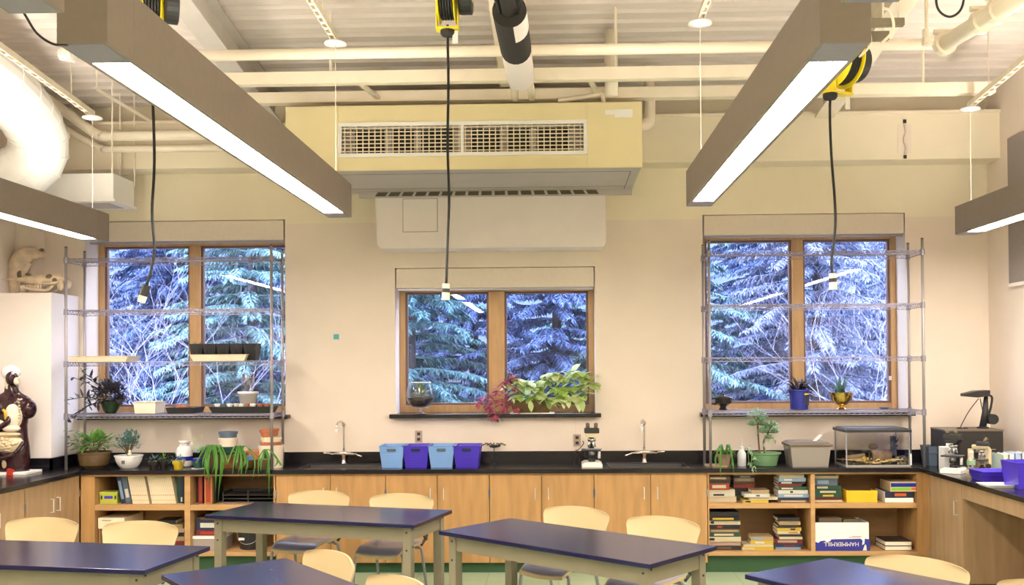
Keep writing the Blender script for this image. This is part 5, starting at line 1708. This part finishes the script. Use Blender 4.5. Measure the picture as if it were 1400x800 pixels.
def side_bin(px0, px1, py_top, py_bot, Y, d, label, n=1):
    x0, x1 = wx(px0, Y, py_bot), wx(px1, Y, py_bot)
    h = (wz(py_top, Y, px0)-wz(py_bot, Y, px0))
    t = thing('storage_bin', ((x0+x1)/2, Y+d/2, ZC), label, 'bin', 'purple bins at the picture edge')
    w = (x1-x0)/2
    MB().tray(-w, w, -d/2, d/2, 0, h, .85, .004, .006).build('tub', 'purple_bin', t)
    for k in range(2):
        MB().tray(-w*.99, w*.99, -d/2*.99, d/2*.99, h*.45+.018*k, h+.012*(k+1), .88, .004, .006).build('nested_tub', 'purple_bin', t) if n > 1 else None
side_bin(1344, 1392, 645, 655, 7.45, .26, 'nest of low purple bins beside the water bottle', 2)
side_bin(1391, 1440, 636, 672, 7.05, .26, 'tall purple bin cut by the picture edge')
t = thing('white_tray', (wx(1365, 7.2, 655), 7.22, ZC), 'shallow white tray in front of the purple bins', 'tray')
MB().tray(-.11, .11, -.09, .09, 0, .02, .85, .003, .006).build('dish', 'white', t)
for k, (px0, px1, m_, lab) in enumerate(((1371, 1379, 'leaf_jade', 'pale green binder in the row by the outlet'), (1379.5, 1387, 'white', 'white binder in the row by the outlet'), (1388, 1396, 'blue_bin', 'light blue binder in the row by the outlet'), (1397, 1406, 'white', 'white binder at the picture edge by the outlet'))):
    Y = 8.0
    x0, x1 = wx(px0, Y, 620), wx(px1, Y, 620)
    t = thing('ring_binder', (x0, Y, ZC), lab, 'binder', 'binders on the side worktop')
    h = .16+.01*(k > 1)
    MB().bx(0, x1-x0, 0, .004, 0, h).bx(0, .003, 0, .2, 0, h).bx(x1-x0-.003, x1-x0, 0, .2, 0, h).build('cover', mat('binder%d' % k, [(.62,.74,.62), (.8,.8,.76), (.45,.60,.80), (.78,.78,.78)][k], .5), t)
    box_o('pages', 'paper', .004, x1-x0-.004, .006, .19, .004, h-.006, t)
t = thing('tissue_box', (wx(1297, 8.3, 610), 8.28, ZC), 'pale box with a tuft of white tissue behind the black microscope', 'box')
box_o('carton', 'white', -.07, .07, -.06, .06, 0, .20, t, bevel=.004)
MB().add([(-.03,0,.2),(.03,0,.2),(.0,.03,.2),(-.035,-.01,.26),(.03,.01,.25),(.0,.0,.30)], [(0,1,4,5,3),(1,2,4),(0,3,2),(2,3,5,4)]).build('tissue', 'white', t)
# outlet pair on the right wall with cable
pt = Vector((XR, 7.9, 1.22))
t = thing('wall_outlet', (XR, 7.88, wz(600, 7.88, 1395)), 'double dark outlet with cable on the side wall', 'outlet')
for yy in (.10, -.08):
    box_o('cover_plate', 'outlet', -.006, 0, yy-.06, yy+.06, -.075, .075, t, bevel=.002)
    for zz in (-.03, .03): box_o('socket', 'dark', -.012, -.005, yy-.025, yy+.025, zz-.02, zz+.02, t, bevel=.002)
MB().tube(curve_pts([(-.01, .1, -.03), (-.06, .1, -.06), (-.12, .15, -.16), (-.16, .2, -.28)], 5), .004, 6).build('cable', 'cord', t, smooth=True)
# tack panel on the right wall
p0 = 8.55
yN, yF = 6.2, F_PX*XR/(1375-762.)*.998
zt, zb2 = wz(190, yF, 1375), wz(388, yF, 1375)
t = thing('tack_panel', (XR, yF, zb2), 'grey-brown tack panel high on the side wall', 'panel')
box_o('panel_board', 'tack', -.03, 0, yN-yF, 0, 0, zt-zb2, t, bevel=.003)
box_o('panel_rail', 'white_paint', -.034, 0, yN-yF, .0, -.03, 0, t)

# small surface fitting on the soffit
c = at(1237, 188, 8.81)
t = thing('junction_fitting', (c.x, 8.819, c.z), 'taped-over cable fitting on the boxed beam above the window', 'fitting')
box_o('tape_patch', 'wall', -.06, .06, -.004, 0, -.14, .12, t)
box_o('cable_stub', 'black_rough', -.012, .012, -.02, -.004, .13, .16, t)
box_o('cable_stub', 'black_rough', -.012, .012, -.02, -.004, -.19, -.16, t)
MB().tube(curve_pts([(0, -.01, .12), (.012, -.015, .05), (-.01, -.015, -.02), (.01, -.015, -.09), (0, -.01, -.15)], 4), .012, 6).build('wrapped_cable', 'shade', t, smooth=True)

# ================================================================== BOOKS AND BOOKCASE CONTENTS
BC = {}
def bcol(rgb):
    k = 'book_%02d_%02d_%02d' % tuple(int(c*99) for c in rgb)
    if k not in MATS: mat(k, tuple(c*.72 for c in rgb), .45)
    return k
NAMES = {'tan': (.50, .36, .20), 'dark': (.03, .025, .025), 'maroon': (.22, .025, .03), 'red': (.45, .05, .03), 'cream': (.75, .64, .44), 'white': (.80, .76, .68), 'navy': (.025, .035, .11), 'light blue': (.30, .45, .65),
         'yellow': (.75, .52, .06), 'green': (.02, .10, .06), 'brown': (.18, .09, .05), 'olive': (.14, .14, .05), 'grey-blue': (.13, .18, .26), 'pink': (.62, .42, .32), 'orange': (.60, .26, .08), 'black': (.012, .012, .015)}
ORD = ['bottom', 'second', 'third', 'fourth', 'fifth', 'sixth', 'seventh', 'eighth', 'ninth', 'tenth', 'eleventh']
random.seed(21)
def book(x0, x1, y, z0, z1, d, colname, label, group, title=None, pages_front=False):
    t = thing('book', ((x0+x1)/2, y, z0), label, 'book', group, rnd(-.02, .02))
    w, h = (x1-x0)/2, z1-z0
    ct = min(.003, h*.15)
    m = MB().bx(-w, w, 0, d, 0, ct).bx(-w, w, 0, d, h-ct, h)
    if pages_front: m.bx(-w, w, d-.004, d, ct, h-ct)
    else: m.bx(-w, w, 0, .004, ct, h-ct)
    m.build('cover', bcol(NAMES[colname]), t)
    box_o('pages', 'paper', -w+.004, w-.004, .003 if pages_front else .0045, d-.005, ct, h-ct, t)
    if title and not pages_front:
        a, b, tc = title
        box_o('spine_print', bcol(NAMES[tc]), -w+2*w*a, -w+2*w*b, -.0008, .0005, h*.25, h*.75, t)
    return t
def stack(items, y, d, zbase, where, px_ref):
    """items listed from the top down: (px0, px1, thickness px, colour, title); laid up from the shelf"""
    z = zbase
    n = len(items)
    for i, it in enumerate(items[::-1]):
        px0, px1, th, cn = it[:4]
        tt = it[4] if len(it) > 4 else None
        th = th*y/F_PX
        pos = 'lowest' if i == 0 else 'topmost' if i == n-1 else ORD[i]+' up'
        lab = '%s book, %s in the stack %s' % (cn, pos, where)
        j = rnd(-.008, .008)
        book(wx(px0, y, px_ref), wx(px1, y, px_ref), y+rnd(0, .02), z, z+th-.0006, d, cn, lab, 'paperbacks in the bookcase below the terrarium', tt)
        z += th
ZU, ZD = .6065, .1905
T = lambda a, b, c: (a, b, c)
stack([(968, 995, 5, 'tan'), (968, 996, 4.5, 'dark'), (968, 998, 5, 'maroon'), (968, 999, 5, 'brown', T(.1,.8,'cream')), (968, 999, 4.5, 'dark'), (968, 997, 8.5, 'red', T(.2,.85,'cream')), (968, 1005, 4.5, 'cream'), (968, 1005, 5, 'white', T(.2,.6,'black')), (968, 1007, 7.5, 'cream')], 8.60, .2, ZU, 'against the sink cabinet on the upper shelf', 670)
stack([(1003, 1036, 4.5, 'dark'), (1004, 1032, 5, 'tan', T(.1,.9,'brown')), (1004, 1032, 3.5, 'navy', T(.3,.8,'white')), (1004, 1032, 5, 'pink', T(.2,.8,'cream')), (1004, 1032, 4, 'brown'), (1003, 1032, 4, 'red'), (1003, 1032, 6, 'black'), (1005, 1018, 4, 'green'), (1006, 1026, 6.5, 'olive')], 8.74, .2, ZU, 'standing back behind the loose white booklets', 670)
stack([(1028, 1052, 5, 'tan'), (1018, 1053, 4.5, 'white', T(.45,.6,'grey-blue')), (1025, 1064, 4, 'cream'), (1016, 1051, 4, 'yellow', T(.1,.3,'dark'))], 8.54, .17, ZU, 'of loose white booklets on the upper shelf', 690)
stack([(1065, 1101, 8.5, 'navy', T(.1,.9,'light blue')), (1066, 1100, 4.5, 'cream'), (1065, 1102, 5, 'light blue', T(.2,.5,'white')), (1065, 1101, 3.5, 'dark', T(.1,.5,'white')), (1064, 1097, 3.5, 'maroon'), (1065, 1103, 4.5, 'green', T(.1,.5,'cream')), (1064, 1105, 5, 'white', T(.4,.5,'black')), (1064, 1106, 5, 'light blue', T(.2,.8,'white')), (1064, 1106, 3.5, 'navy'), (1064, 1106, 3.5, 'brown', T(.1,.9,'cream'))], 8.56, .2, ZU, 'beside the divider on the upper shelf', 670)
stack([(968, 1011, 6.5, 'dark'), (968, 1012, 5, 'black', T(.15,.8,'yellow')), (968, 1013, 6, 'cream', T(.1,.2,'black')), (968, 1012, 5.5, 'black', T(.3,.45,'red')), (968, 1012, 5, 'brown', T(.1,.95,'tan')), (968, 1012, 5.5, 'green', T(.2,.8,'cream')), (968, 1013, 6.5, 'cream', T(.02,.2,'dark')), (968, 1013, 5.5, 'pink'), (968, 1013, 6, 'dark', T(.3,.7,'brown'))], 8.58, .2, ZD, 'in the low corner behind the diagonal table', 735)
stack([(1028, 1058, 5.5, 'tan', T(.1,.5,'light blue')), (1027, 1058, 5, 'yellow', T(.2,.6,'white')), (1017, 1058, 3, 'cream'), (1015, 1058, 5, 'yellow', T(.0,.4,'cream'))], 8.56, .18, ZD, 'of flat yellow booklets on the low shelf', 750)
stack([(1064, 1094, 5, 'dark'), (1066, 1095, 5, 'tan'), (1064, 1090, 3.5, 'dark'), (1063, 1096, 4.5, 'yellow', T(.55,.75,'dark')), (1063, 1094, 4, 'cream', T(.5,.9,'orange')), (1065, 1096, 3.5, 'dark'), (1066, 1097, 3.5, 'cream'), (1060, 1098, 6.5, 'maroon', T(.1,.8,'pink')), (1061, 1097, 4, 'navy', T(.3,.7,'maroon')), (1061, 1095, 3.5, 'light blue')], 8.60, .2, ZD, 'beside the divider on the low shelf', 735)
stack([(1114, 1143, 9, 'dark'), (1114, 1147, 4, 'cream'), (1115, 1146, 9.5, 'grey-blue', T(.1,.6,'light blue')), (1114, 1151, 5.5, 'green', T(.1,.5,'cream')), (1114, 1150, 5.5, 'green', T(.2,.8,'cream')), (1114, 1151, 5, 'green', T(.3,.7,'yellow')), (1114, 1151, 3.5, 'maroon'), (1114, 1152, 2.5, 'cream')], 8.60, .2, ZU, 'next to the yellow box', 670)
# yellow box, game boxes, carton, two hardbacks
a, b = wx(1157, 8.58, 680), wx(1200, 8.58, 680)
t = thing('cardboard_tray', ((a+b)/2, 8.66, ZU), 'plain bright yellow open box on the upper shelf', 'box')
w = (b-a)/2
MB().prism([(-w*.97, 0), (w*.95, 0), (w, .095), (w*.96, .1), (w*.93, .1), (w*.92, .004), (-w*.94, .004), (-w*.94, .105), (-w*1.0, .105)], -.08, .08).build('shell', 'yellow_box', t)
box_o('front_flap', 'yellow_box', -w*.97, w*.96, -.084, -.079, 0, .103, t)
a, b = wx(1210, 8.56, 680), wx(1249, 8.56, 680)
t = thing('game_box', ((a+b)/2, 8.56, ZU), 'white and blue kit box under another box', 'box', 'kit boxes on the upper shelf')
w = (b-a)/2
box_o('carton', 'white', -w, w, 0, .26, 0, .095, t, bevel=.002)
box_o('printed_band', 'navy', -w+.0005, w-.0005, -.001, .258, .04, .0955, t)
pb_ = box_o('printed_patch', 'orange_red', -.04, .06, -.002, 0, .055, .08, t)
a2, b2 = wx(1216, 8.56, 665), wx(1252, 8.56, 665)
t = thing('game_box', ((a2+b2)/2, 8.54, ZU+.096), 'tan kit box with blue and green label on top of another box', 'box', 'kit boxes on the upper shelf')
w = (b2-a2)/2
box_o('carton', mat('carton', (.58, .42, .24), .7), -w, w, 0, .27, 0, .085, t, bevel=.002)
box_o('blue_label', 'blue_glaze', -w+.006, w-.004, -.001, 0, .042, .075, t)
box_o('green_label', mat('label_green', (.20, .50, .03), .5), -w+.01, w*.55, -.001, 0, .012, .038, t)
box_o('orange_label', 'orange_red', w*.58, w-.004, -.001, 0, .014, .036, t)
def carton():
    a, b = wx(1114, 8.545, 740), wx(1188, 8.545, 740)
    t = thing('paper_carton', ((a+b)/2, 8.545, ZD), 'torn white and blue copier paper carton with upside-down lettering', 'box')
    w = (b-a)/2
    h = .245
    m = MB()
    m.bx(-w, w, 0, .005, 0, h).bx(-w, w, .28, .285, 0, h).bx(-w, -w+.005, .005, .28, 0, h).bx(w-.005, w, .005, .28, 0, h).bx(-w+.005, w-.005, .005, .28, 0, .005)
    m.build('carton_wall', 'white', t)
    MB().prism([(-w, 0), (w+.008, 0), (w+.008, .10), (w-.035, .105), (w-.04, .06), (w-.06, .05), (w-.055, .09), (w-.07, .105), (-.09, .10), (-.10, .085), (-.13, .075), (-.15, .09), (-w+.05, .085), (-w+.03, .07), (-w, .08)], -.002, .0).build('blue_print', mat('carton_blue', (.03, .03, .30), .6), t)
    MB().prism([(w-.055, .004), (w-.02, .004), (w-.025, .05), (w-.035, .055), (w-.045, .03)], -.0025, -.001).build('torn_patch', 'paper', t)
    text('lettering', 'HAMMERMILL', .05, 'paper', t, (-.005, -.0032, .060), (PI/2, PI, 0))
    MB().bx(.06, .16, -.001, 0, .115, .119).bx(.09, .17, -.001, 0, .125, .128).build('red_print', 'red', t)
    MB().taper(-.18, .02, .06, .22, .12, h+.03, .9).build('brown_parcel', 'brown_dark', t, bevel=.004)
    MB().taper(.03, .16, .05, .2, .12, h+.02, .9).build('dark_parcel', 'olive' if 'olive' in MATS else 'brown_dark', t, bevel=.004)
mat('olive', (.14, .12, .06), .6)
carton()
for k in range(2):
    a, b = wx(1210, 8.56, 745), wx(1247, 8.56, 745)
    book(a, b, 8.56, ZD+.04*k, ZD+.04*(k+1)-.0006, .26, 'dark', ('lower' if k == 0 else 'upper')+' dark hardback with page edges outward beside the paper carton', 'hardbacks beside the carton', None, True)

# ------------------------------------------------------------------ bookcase under the spider plants
def upright(px0, px1, h, y, d, colname, label, group, lean=0., zb=ZU, lbl=None):
    x0, x1 = wx(px0, y, 685), wx(px1, y, 685)
    t = thing('book', (x0, y, zb), label, 'book', group)
    w = x1-x0
    M = Matrix.Rotation(-lean, 4, 'Y') if lean else Matrix.Identity(4)
    if lean > 0: M = Matrix.Rotation(-lean, 4, 'Y')
    MB().bx(0, w, 0, .004, 0, h, M).bx(0, .0025, .004, d, 0, h, M).bx(w-.0025, w, .004, d, 0, h, M).build('cover', bcol(NAMES[colname]), t)
    MB().bx(.003, w-.003, .005, d-.004, .004, h-.004, M).build('pages', 'paper', t)
    if lbl: MB().bx(w*.2, w*.8, -.0008, .0005, h*lbl[0], h*lbl[1], M).build('spine_print', bcol(NAMES[lbl[2]]), t)
    return t
lean = .19
upright(166, 172, .255, 8.60, .2, 'navy', 'navy book leaning first in the magazine row', 'leaning row on the upper shelf', lean, lbl=(.15, .8, 'light blue'))
upright(172.5, 180, .26, 8.60, .2, 'grey-blue', 'blue-grey book leaning against the first cream magazines', 'leaning row on the upper shelf', lean, lbl=(.2, .5, 'white'))
mat('journal', (.74, .62, .44), .7, var=.08, scale=30)
def journal(px, y, label, first=[None]):
    x = wx(px, y, 690)
    if first[0] is None:
        t = first[0] = thing('journal', (x, y, ZU), label, 'magazine', 'cream journals leaning in the bookcase')
        M = Matrix.Rotation(-lean, 4, 'Y')
        MB().bx(0, .0155, 0, .2, 0, .255, M).build('volume', 'journal', t)
        MB().bx(.001, .0145, -.0006, .001, .075, .08, M).bx(.001, .0145, -.0006, .001, .03, .033, M).build('spine_rule', bcol(NAMES['orange']), t)
    else: copy_thing(first[0], (x, y, ZU), label)
ORD2 = ['first', 'second', 'third', 'fourth', 'fifth', 'sixth', 'seventh', 'eighth', 'ninth', 'tenth', 'eleventh', 'twelfth', 'thirteenth']
for k in range(9): journal(181.5+2.55*k, 8.59, 'cream journal, %s from the navy books in the leaning block' % ORD2[k])
for k in range(13): journal(208+2.55*k, 8.59, 'cream journal, %s from the dark green folder in the leaning block' % ORD2[12-k])
upright(242, 246.5, .26, 8.64, .2, 'green', 'dark green folder closing the magazine row', 'upright books by the divider')
upright(246.5, 250, .27, 8.62, .2, 'navy', 'slim navy book upright by the divider', 'upright books by the divider', lbl=(.05, .2, 'white'))
upright(250, 254.5, .25, 8.60, .2, 'black', 'black book touching the divider', 'upright books by the divider')
t = thing('loose_folder', (wx(235, 8.62, 648), 8.60, ZU+.258), 'thin tan folder lying across the upright books', 'folder')
MB().add([(-.14,0,0),(.13,0,.017),(.13,.2,.017),(-.14,.2,0),(-.14,0,.005),(.13,0,.022),(.13,.2,.022),(-.14,.2,.005)],[(0,3,2,1),(4,5,6,7),(0,1,5,4),(1,2,6,5),(2,3,7,6),(3,0,4,7)]).build('sheet', 'paper', t)
a, b = wx(136.5, 8.60, 685), wx(160, 8.60, 685)
t = thing('small_box', ((a+b)/2, 8.60, ZU), 'small lime-yellow box with purple print', 'box')
w = (b-a)/2
MB().bx(-w, w, 0, .12, 0, .085).build('carton', 'lime_box', t, bevel=.002)
MB().taper(-w*1.05, w*1.05, -.004, .125, .085, .105, 1.0).build('lid', 'lime_box', t, bevel=.003)
box_o('print_panel', 'purple_bin', -w*.5, w*.5, -.001, 0, .045, .07, t)
for s in (-1, 1): box_o('print_mark', 'navy', s*w*.8-.008, s*w*.8+.008, -.001, 0, .04, .072, t)
# lower shelf
a, b = wx(134, 8.56, 710), wx(170, 8.56, 710)
t = thing('storage_carton', ((a+b)/2, 8.56, ZD), 'long cream carton on a dark crate in the low shelf', 'box')
w = (b-a)/2
MB().bx(-w, w, 0, .40, .20, .295).build('carton', 'cream', t, bevel=.002)
MB().bx(-w, -w+.01, .02, .38, 0, .199).bx(w-.01, w, .02, .38, 0, .199).bx(-w+.01, w-.01, .35, .38, 0, .199).build('stand', 'maple_in', t)
MB().bx(-w*.7, -.0, -.001, 0, .27, .275).build('pencil_note', 'brown_dark', t)
for i, (px0, px1, th, cn) in enumerate(((228, 252, 6, 'brown'), (226, 252, 5, 'maroon'), (224, 252, 6, 'tan'), (222, 251, 5, 'dark'), (229, 252, 6, 'pink'), (232, 250, 5, 'tan'), (215, 240, 5, 'dark'))):
    z = ZD+.037*i
    book(wx(px0, 8.66, 720), wx(px1, 8.66, 720), 8.66, z, z+.0365, .2, cn, '%s book, number %s up in the low pile by the divider' % (cn, ['one', 'two', 'three', 'four', 'five', 'six', 'seven'][i]), 'low pile in the magazine bookcase', (.1, .5, 'cream') if i in (2, 4) else None)
# second compartment
upright(271, 277, .255, 8.60, .2, 'maroon', 'dark red upright book behind the spider leaves', 'red books', lbl=(.1, .9, 'red'))
upright(279.5, 290, .245, 8.58, .2, 'orange', 'orange-red upright book behind the spider leaves', 'red books', lbl=(.05, .95, 'red'))
upright(291, 295, .25, 8.62, .2, 'black', 'thin black upright book next to the orange one', 'red books')
a, b = wx(303, 8.60, 685), wx(374, 8.60, 685)
t = thing('paper_tray', ((a+b)/2, 8.62, ZU), 'black slotted desk tray on the upper shelf', 'tray')
w = (b-a)/2
MB().bx(-w, w, 0, .25, 0, .012).bx(-w, -w+.01, 0, .25, .012, .10).bx(w-.01, w, 0, .25, .012, .10).bx(-w, w, .24, .25, .012, .10).build('frame', 'black_plastic', t)
for k in range(2): box_o('tier', 'black_rough', -w+.01, w-.01, 0, .24, .035+.032*k, .042+.032*k, t)
box_o('post', 'black_plastic', -.006, .006, -.004, .004, .012, .11, t)
box_o('front_bar', 'grey_metal', -w, w*.2, -.004, 0, .004, .01, t)
for i, (th, cn) in enumerate(((.05, 'maroon'), (.085, 'navy'), (.03, 'dark'))):
    z = ZD+.13+sum((.05, .085, .03)[:i])
    tt = book(wx(268, 8.60, 720), wx(306, 8.60, 720), 8.60, z, z+th-.0006, .2, cn, '%s book, %s in the stack on the pale box' % (cn, ['lowest', 'middle', 'uppermost'][i]), 'stack on the pale box', (.15, .85, ['red', 'white', 'brown'][i]))
a, b = wx(263, 8.58, 745), wx(305, 8.58, 745)
t = thing('pale_box', ((a+b)/2, 8.58, ZD), 'grey-brown box with a white lid under the stack', 'box')
w = (b-a)/2
box_o('carton', mat('box_grey', (.36, .30, .27), .7), -w, w, 0, .26, 0, .105, t)
box_o('lid', 'white', -w-.004, w+.004, -.006, .266, .105, .129, t, bevel=.002)
c = Vector((wx(342, 8.68, 745), 8.70, ZD))
t = thing('bucket', c, 'black bucket with white label behind the table leg', 'bucket')
MB().lathe([(.09, 0), (.095, .005), (.112, .17), (.118, .172), (.118, .19), (.108, .19), (.09, .01), (.001, .008)], 24).build('pail', 'black_plastic', t, smooth=False)
MB().tube([(.118*math.cos(a), -.118*abs(math.sin(a)), .175-.12*math.sin(a)) for a in [PI*k/12 for k in range(13)]], .0025, 6).build('bail_handle', 'grey_metal', t)
box_o('label', 'white', -.075, -.025, -.112, -.094, .09, .11, t)
# ================================================================== OUTSIDE
mat('needles', (.035, .10, .13), .7, island=.5, col2=(.12, .26, .31))
mat('needles_c', (.10, .125, .22), .7, island=.5, col2=(.26, .31, .48))  # pale lavender haze beyond the outer windows put into the needle colour
mat('needles_b', (.035, .06, .16), .7, island=.5, col2=(.10, .16, .34))
mat('needles_d', (.08, .17, .18), .7, island=.5, col2=(.22, .36, .40))
mat('bark', (.06, .055, .07), .9, var=.3, scale=10)
mat('twig', (.30, .29, .42), .7)
mat('hill', (.025, .05, .10), .9, var=.4, scale=.6)
random.seed(5)
hm = MB()
n = 16
vs, fs = [], []
for j in range(n+1):
    for i in range(n+1):
        x = -34+68*i/n
        y = 10.2+40*j/n
        vs.append((x, y, -.4+max(0, y-14)**1.25*.16+rnd(-.15, .15)))
for j in range(n):
    for i in range(n):
        a = j*(n+1)+i
        fs.append((a, a+1, a+n+2, a+n+1))
struct(hm.add(vs, fs).build('ground', 'hill', smooth=True))
def ground_z(y): return -.4+max(0, y-14)**1.25*.16
def conifer(x, y, h, lab, m, dens=1.):
    z0 = ground_z(y)-.2
    t = thing('conifer', (x, y, z0), lab, 'tree', 'conifers outside the windows')
    MB().tube([(0, 0, 0), (rnd(-.1,.1), 0, h*.5), (0, 0, h)], [.10, .07, .02], 8).build('trunk', 'bark', t, smooth=True)
    f = MB()
    br = MB()
    z = .5
    while z < h*.96:
        R = (1-z/h)*h*.30+.35
        if z+z0 > 5.2 and z < h*.9 and rnd(0, 1) < .55:
            z += .2
            continue
        for k in range(7):
            a = rnd(0, 2*PI)
            d = Vector((math.cos(a), math.sin(a), 0))
            side = Vector((-d.y, d.x, 0))
            L = R*rnd(.7, 1.1)
            pts = [Vector((0, 0, z))]
            for q in (.25, .5, .75, 1):
                pts.append(d*L*q+Vector((0, 0, z+.12*q-.42*L*q*q*.6+rnd(-.03,.03))))
            br.tube(pts, [.02, .016, .012, .008, .004], 4)
            nn = int(L*62*dens)
            for j in range(nn):
                q = (.12+.88*j/nn)
                i0 = min(3, int(q*4))
                p = pts[i0].lerp(pts[i0+1], q*4-i0)
                s = 1 if j % 2 else -1
                dd = (d*.55+side*s*rnd(.5, 1.)+Vector((0, 0, rnd(-.75, .12)))).normalized()
                ln = rnd(.10, .21)*(1.15-q*.5)
                w = rnd(.012, .026)
                # a spray: flat feathered frond with two side fronds
                up = dd.cross(Vector((0, 0, 1))).normalized()*w
                e = p+dd*ln+Vector((0, 0, -.05))
                f.add([p, p+dd*ln*.5+up, e, p+dd*ln*.5-up], [(0, 1, 2, 3)])
                for s2 in (-1, 1):
                    d3 = (dd+dd.cross(Vector((0, 0, 1)))*s2*.8).normalized()
                    b3 = p+dd*ln*rnd(.2, .5)
                    u3 = d3.cross(Vector((0, 0, 1))).normalized()*w*.8
                    f.add([b3, b3+d3*ln*.3+u3, b3+d3*ln*.6+Vector((0,0,-.03)), b3+d3*ln*.3-u3], [(0, 1, 2, 3)])
        z += .17
    f.build('foliage', m, t)
    br.build('branches', m, t)
    return t
place = ['behind the torso-side window, close to the glass', 'filling the middle of the torso-side window', 'at the mullion side between two windows', 'behind the snifter glass in the middle window', 'behind the coleus planter', 'between the middle window and the blue pot', 'behind the blue pot and brass bowl', 'in the far corner window above the terrarium']
xs_ = [-8.2, -6.3, -4.6, -2.3, -.2, 1.7, 3.7, 6.0]
for i, (x, l) in enumerate(zip(xs_, place)):
    conifer(x+rnd(-.2, .2), [14.6, 15.8, 14.8, 14.0, 14.4, 15.0, 14.4, 15.6][i], rnd(6, 7.5), 'drooping conifer '+l, ['needles_c', 'needles_b', 'needles_d', 'needles', 'needles_b', 'needles_d', 'needles_c', 'needles_c'][i])
far = ['at the far end beyond the torso-side window', 'deep in the torso-side window', 'deep behind the wall between two windows', 'deep in the middle window', 'deep behind the coleus planter', 'deep behind the blank wall', 'deep in the terrarium-side window', 'deepest in the corner window']
for i, l in enumerate(far):
    conifer(-11+3.1*i+rnd(-.4, .4), 19+rnd(-.8, 2), rnd(8, 10), 'distant conifer '+l, ['needles_c', 'needles_c', 'needles_b', 'needles_b', 'needles', 'needles_b', 'needles_c', 'needles_c'][i], .8)
def bare_tree(x, y, h, seed, lab):
    random.seed(seed)
    z0 = ground_z(y)
    t = thing('bare_shrub', (x, y, z0), lab, 'shrub', 'bare pale shrubs outside')
    m = MB()
    def grow(p, d, L, r, depth):
        pts = [p]
        for k in range(3):
            d = (d+Vector((rnd(-.25,.25), rnd(-.25,.25), rnd(-.15,.15)))).normalized()
            pts.append(pts[-1]+d*L/3)
        m.tube(pts, [r, r*.85, r*.7, r*.55], 5)
        if depth > 0:
            for k in range(3):
                q = pts[rnd(0, 1) > .5 and 2 or 3]
                grow(q, (d+Vector((rnd(-1,1), rnd(-.6,.6), rnd(-.3,.7)))).normalized(), L*rnd(.6,.85), r*.6, depth-1)
    for k in range(3):
        grow(Vector((rnd(-.2,.2), rnd(-.2,.2), 0)), Vector((rnd(-.3,.3), rnd(-.2,.2), 1)), h*.5, .0095, 4)
    m.build('branches', 'twig', t)
bare_tree(-5.6, 12.4, 2.6, 3, 'bare pale shrub outside behind the white planting box')
bare_tree(-4.2, 11.9, 2.4, 9, 'bare pale shrub outside behind the seedling packs')
bare_tree(4.4, 12.6, 3.0, 14, 'bare pale shrub outside behind the brass bowl')
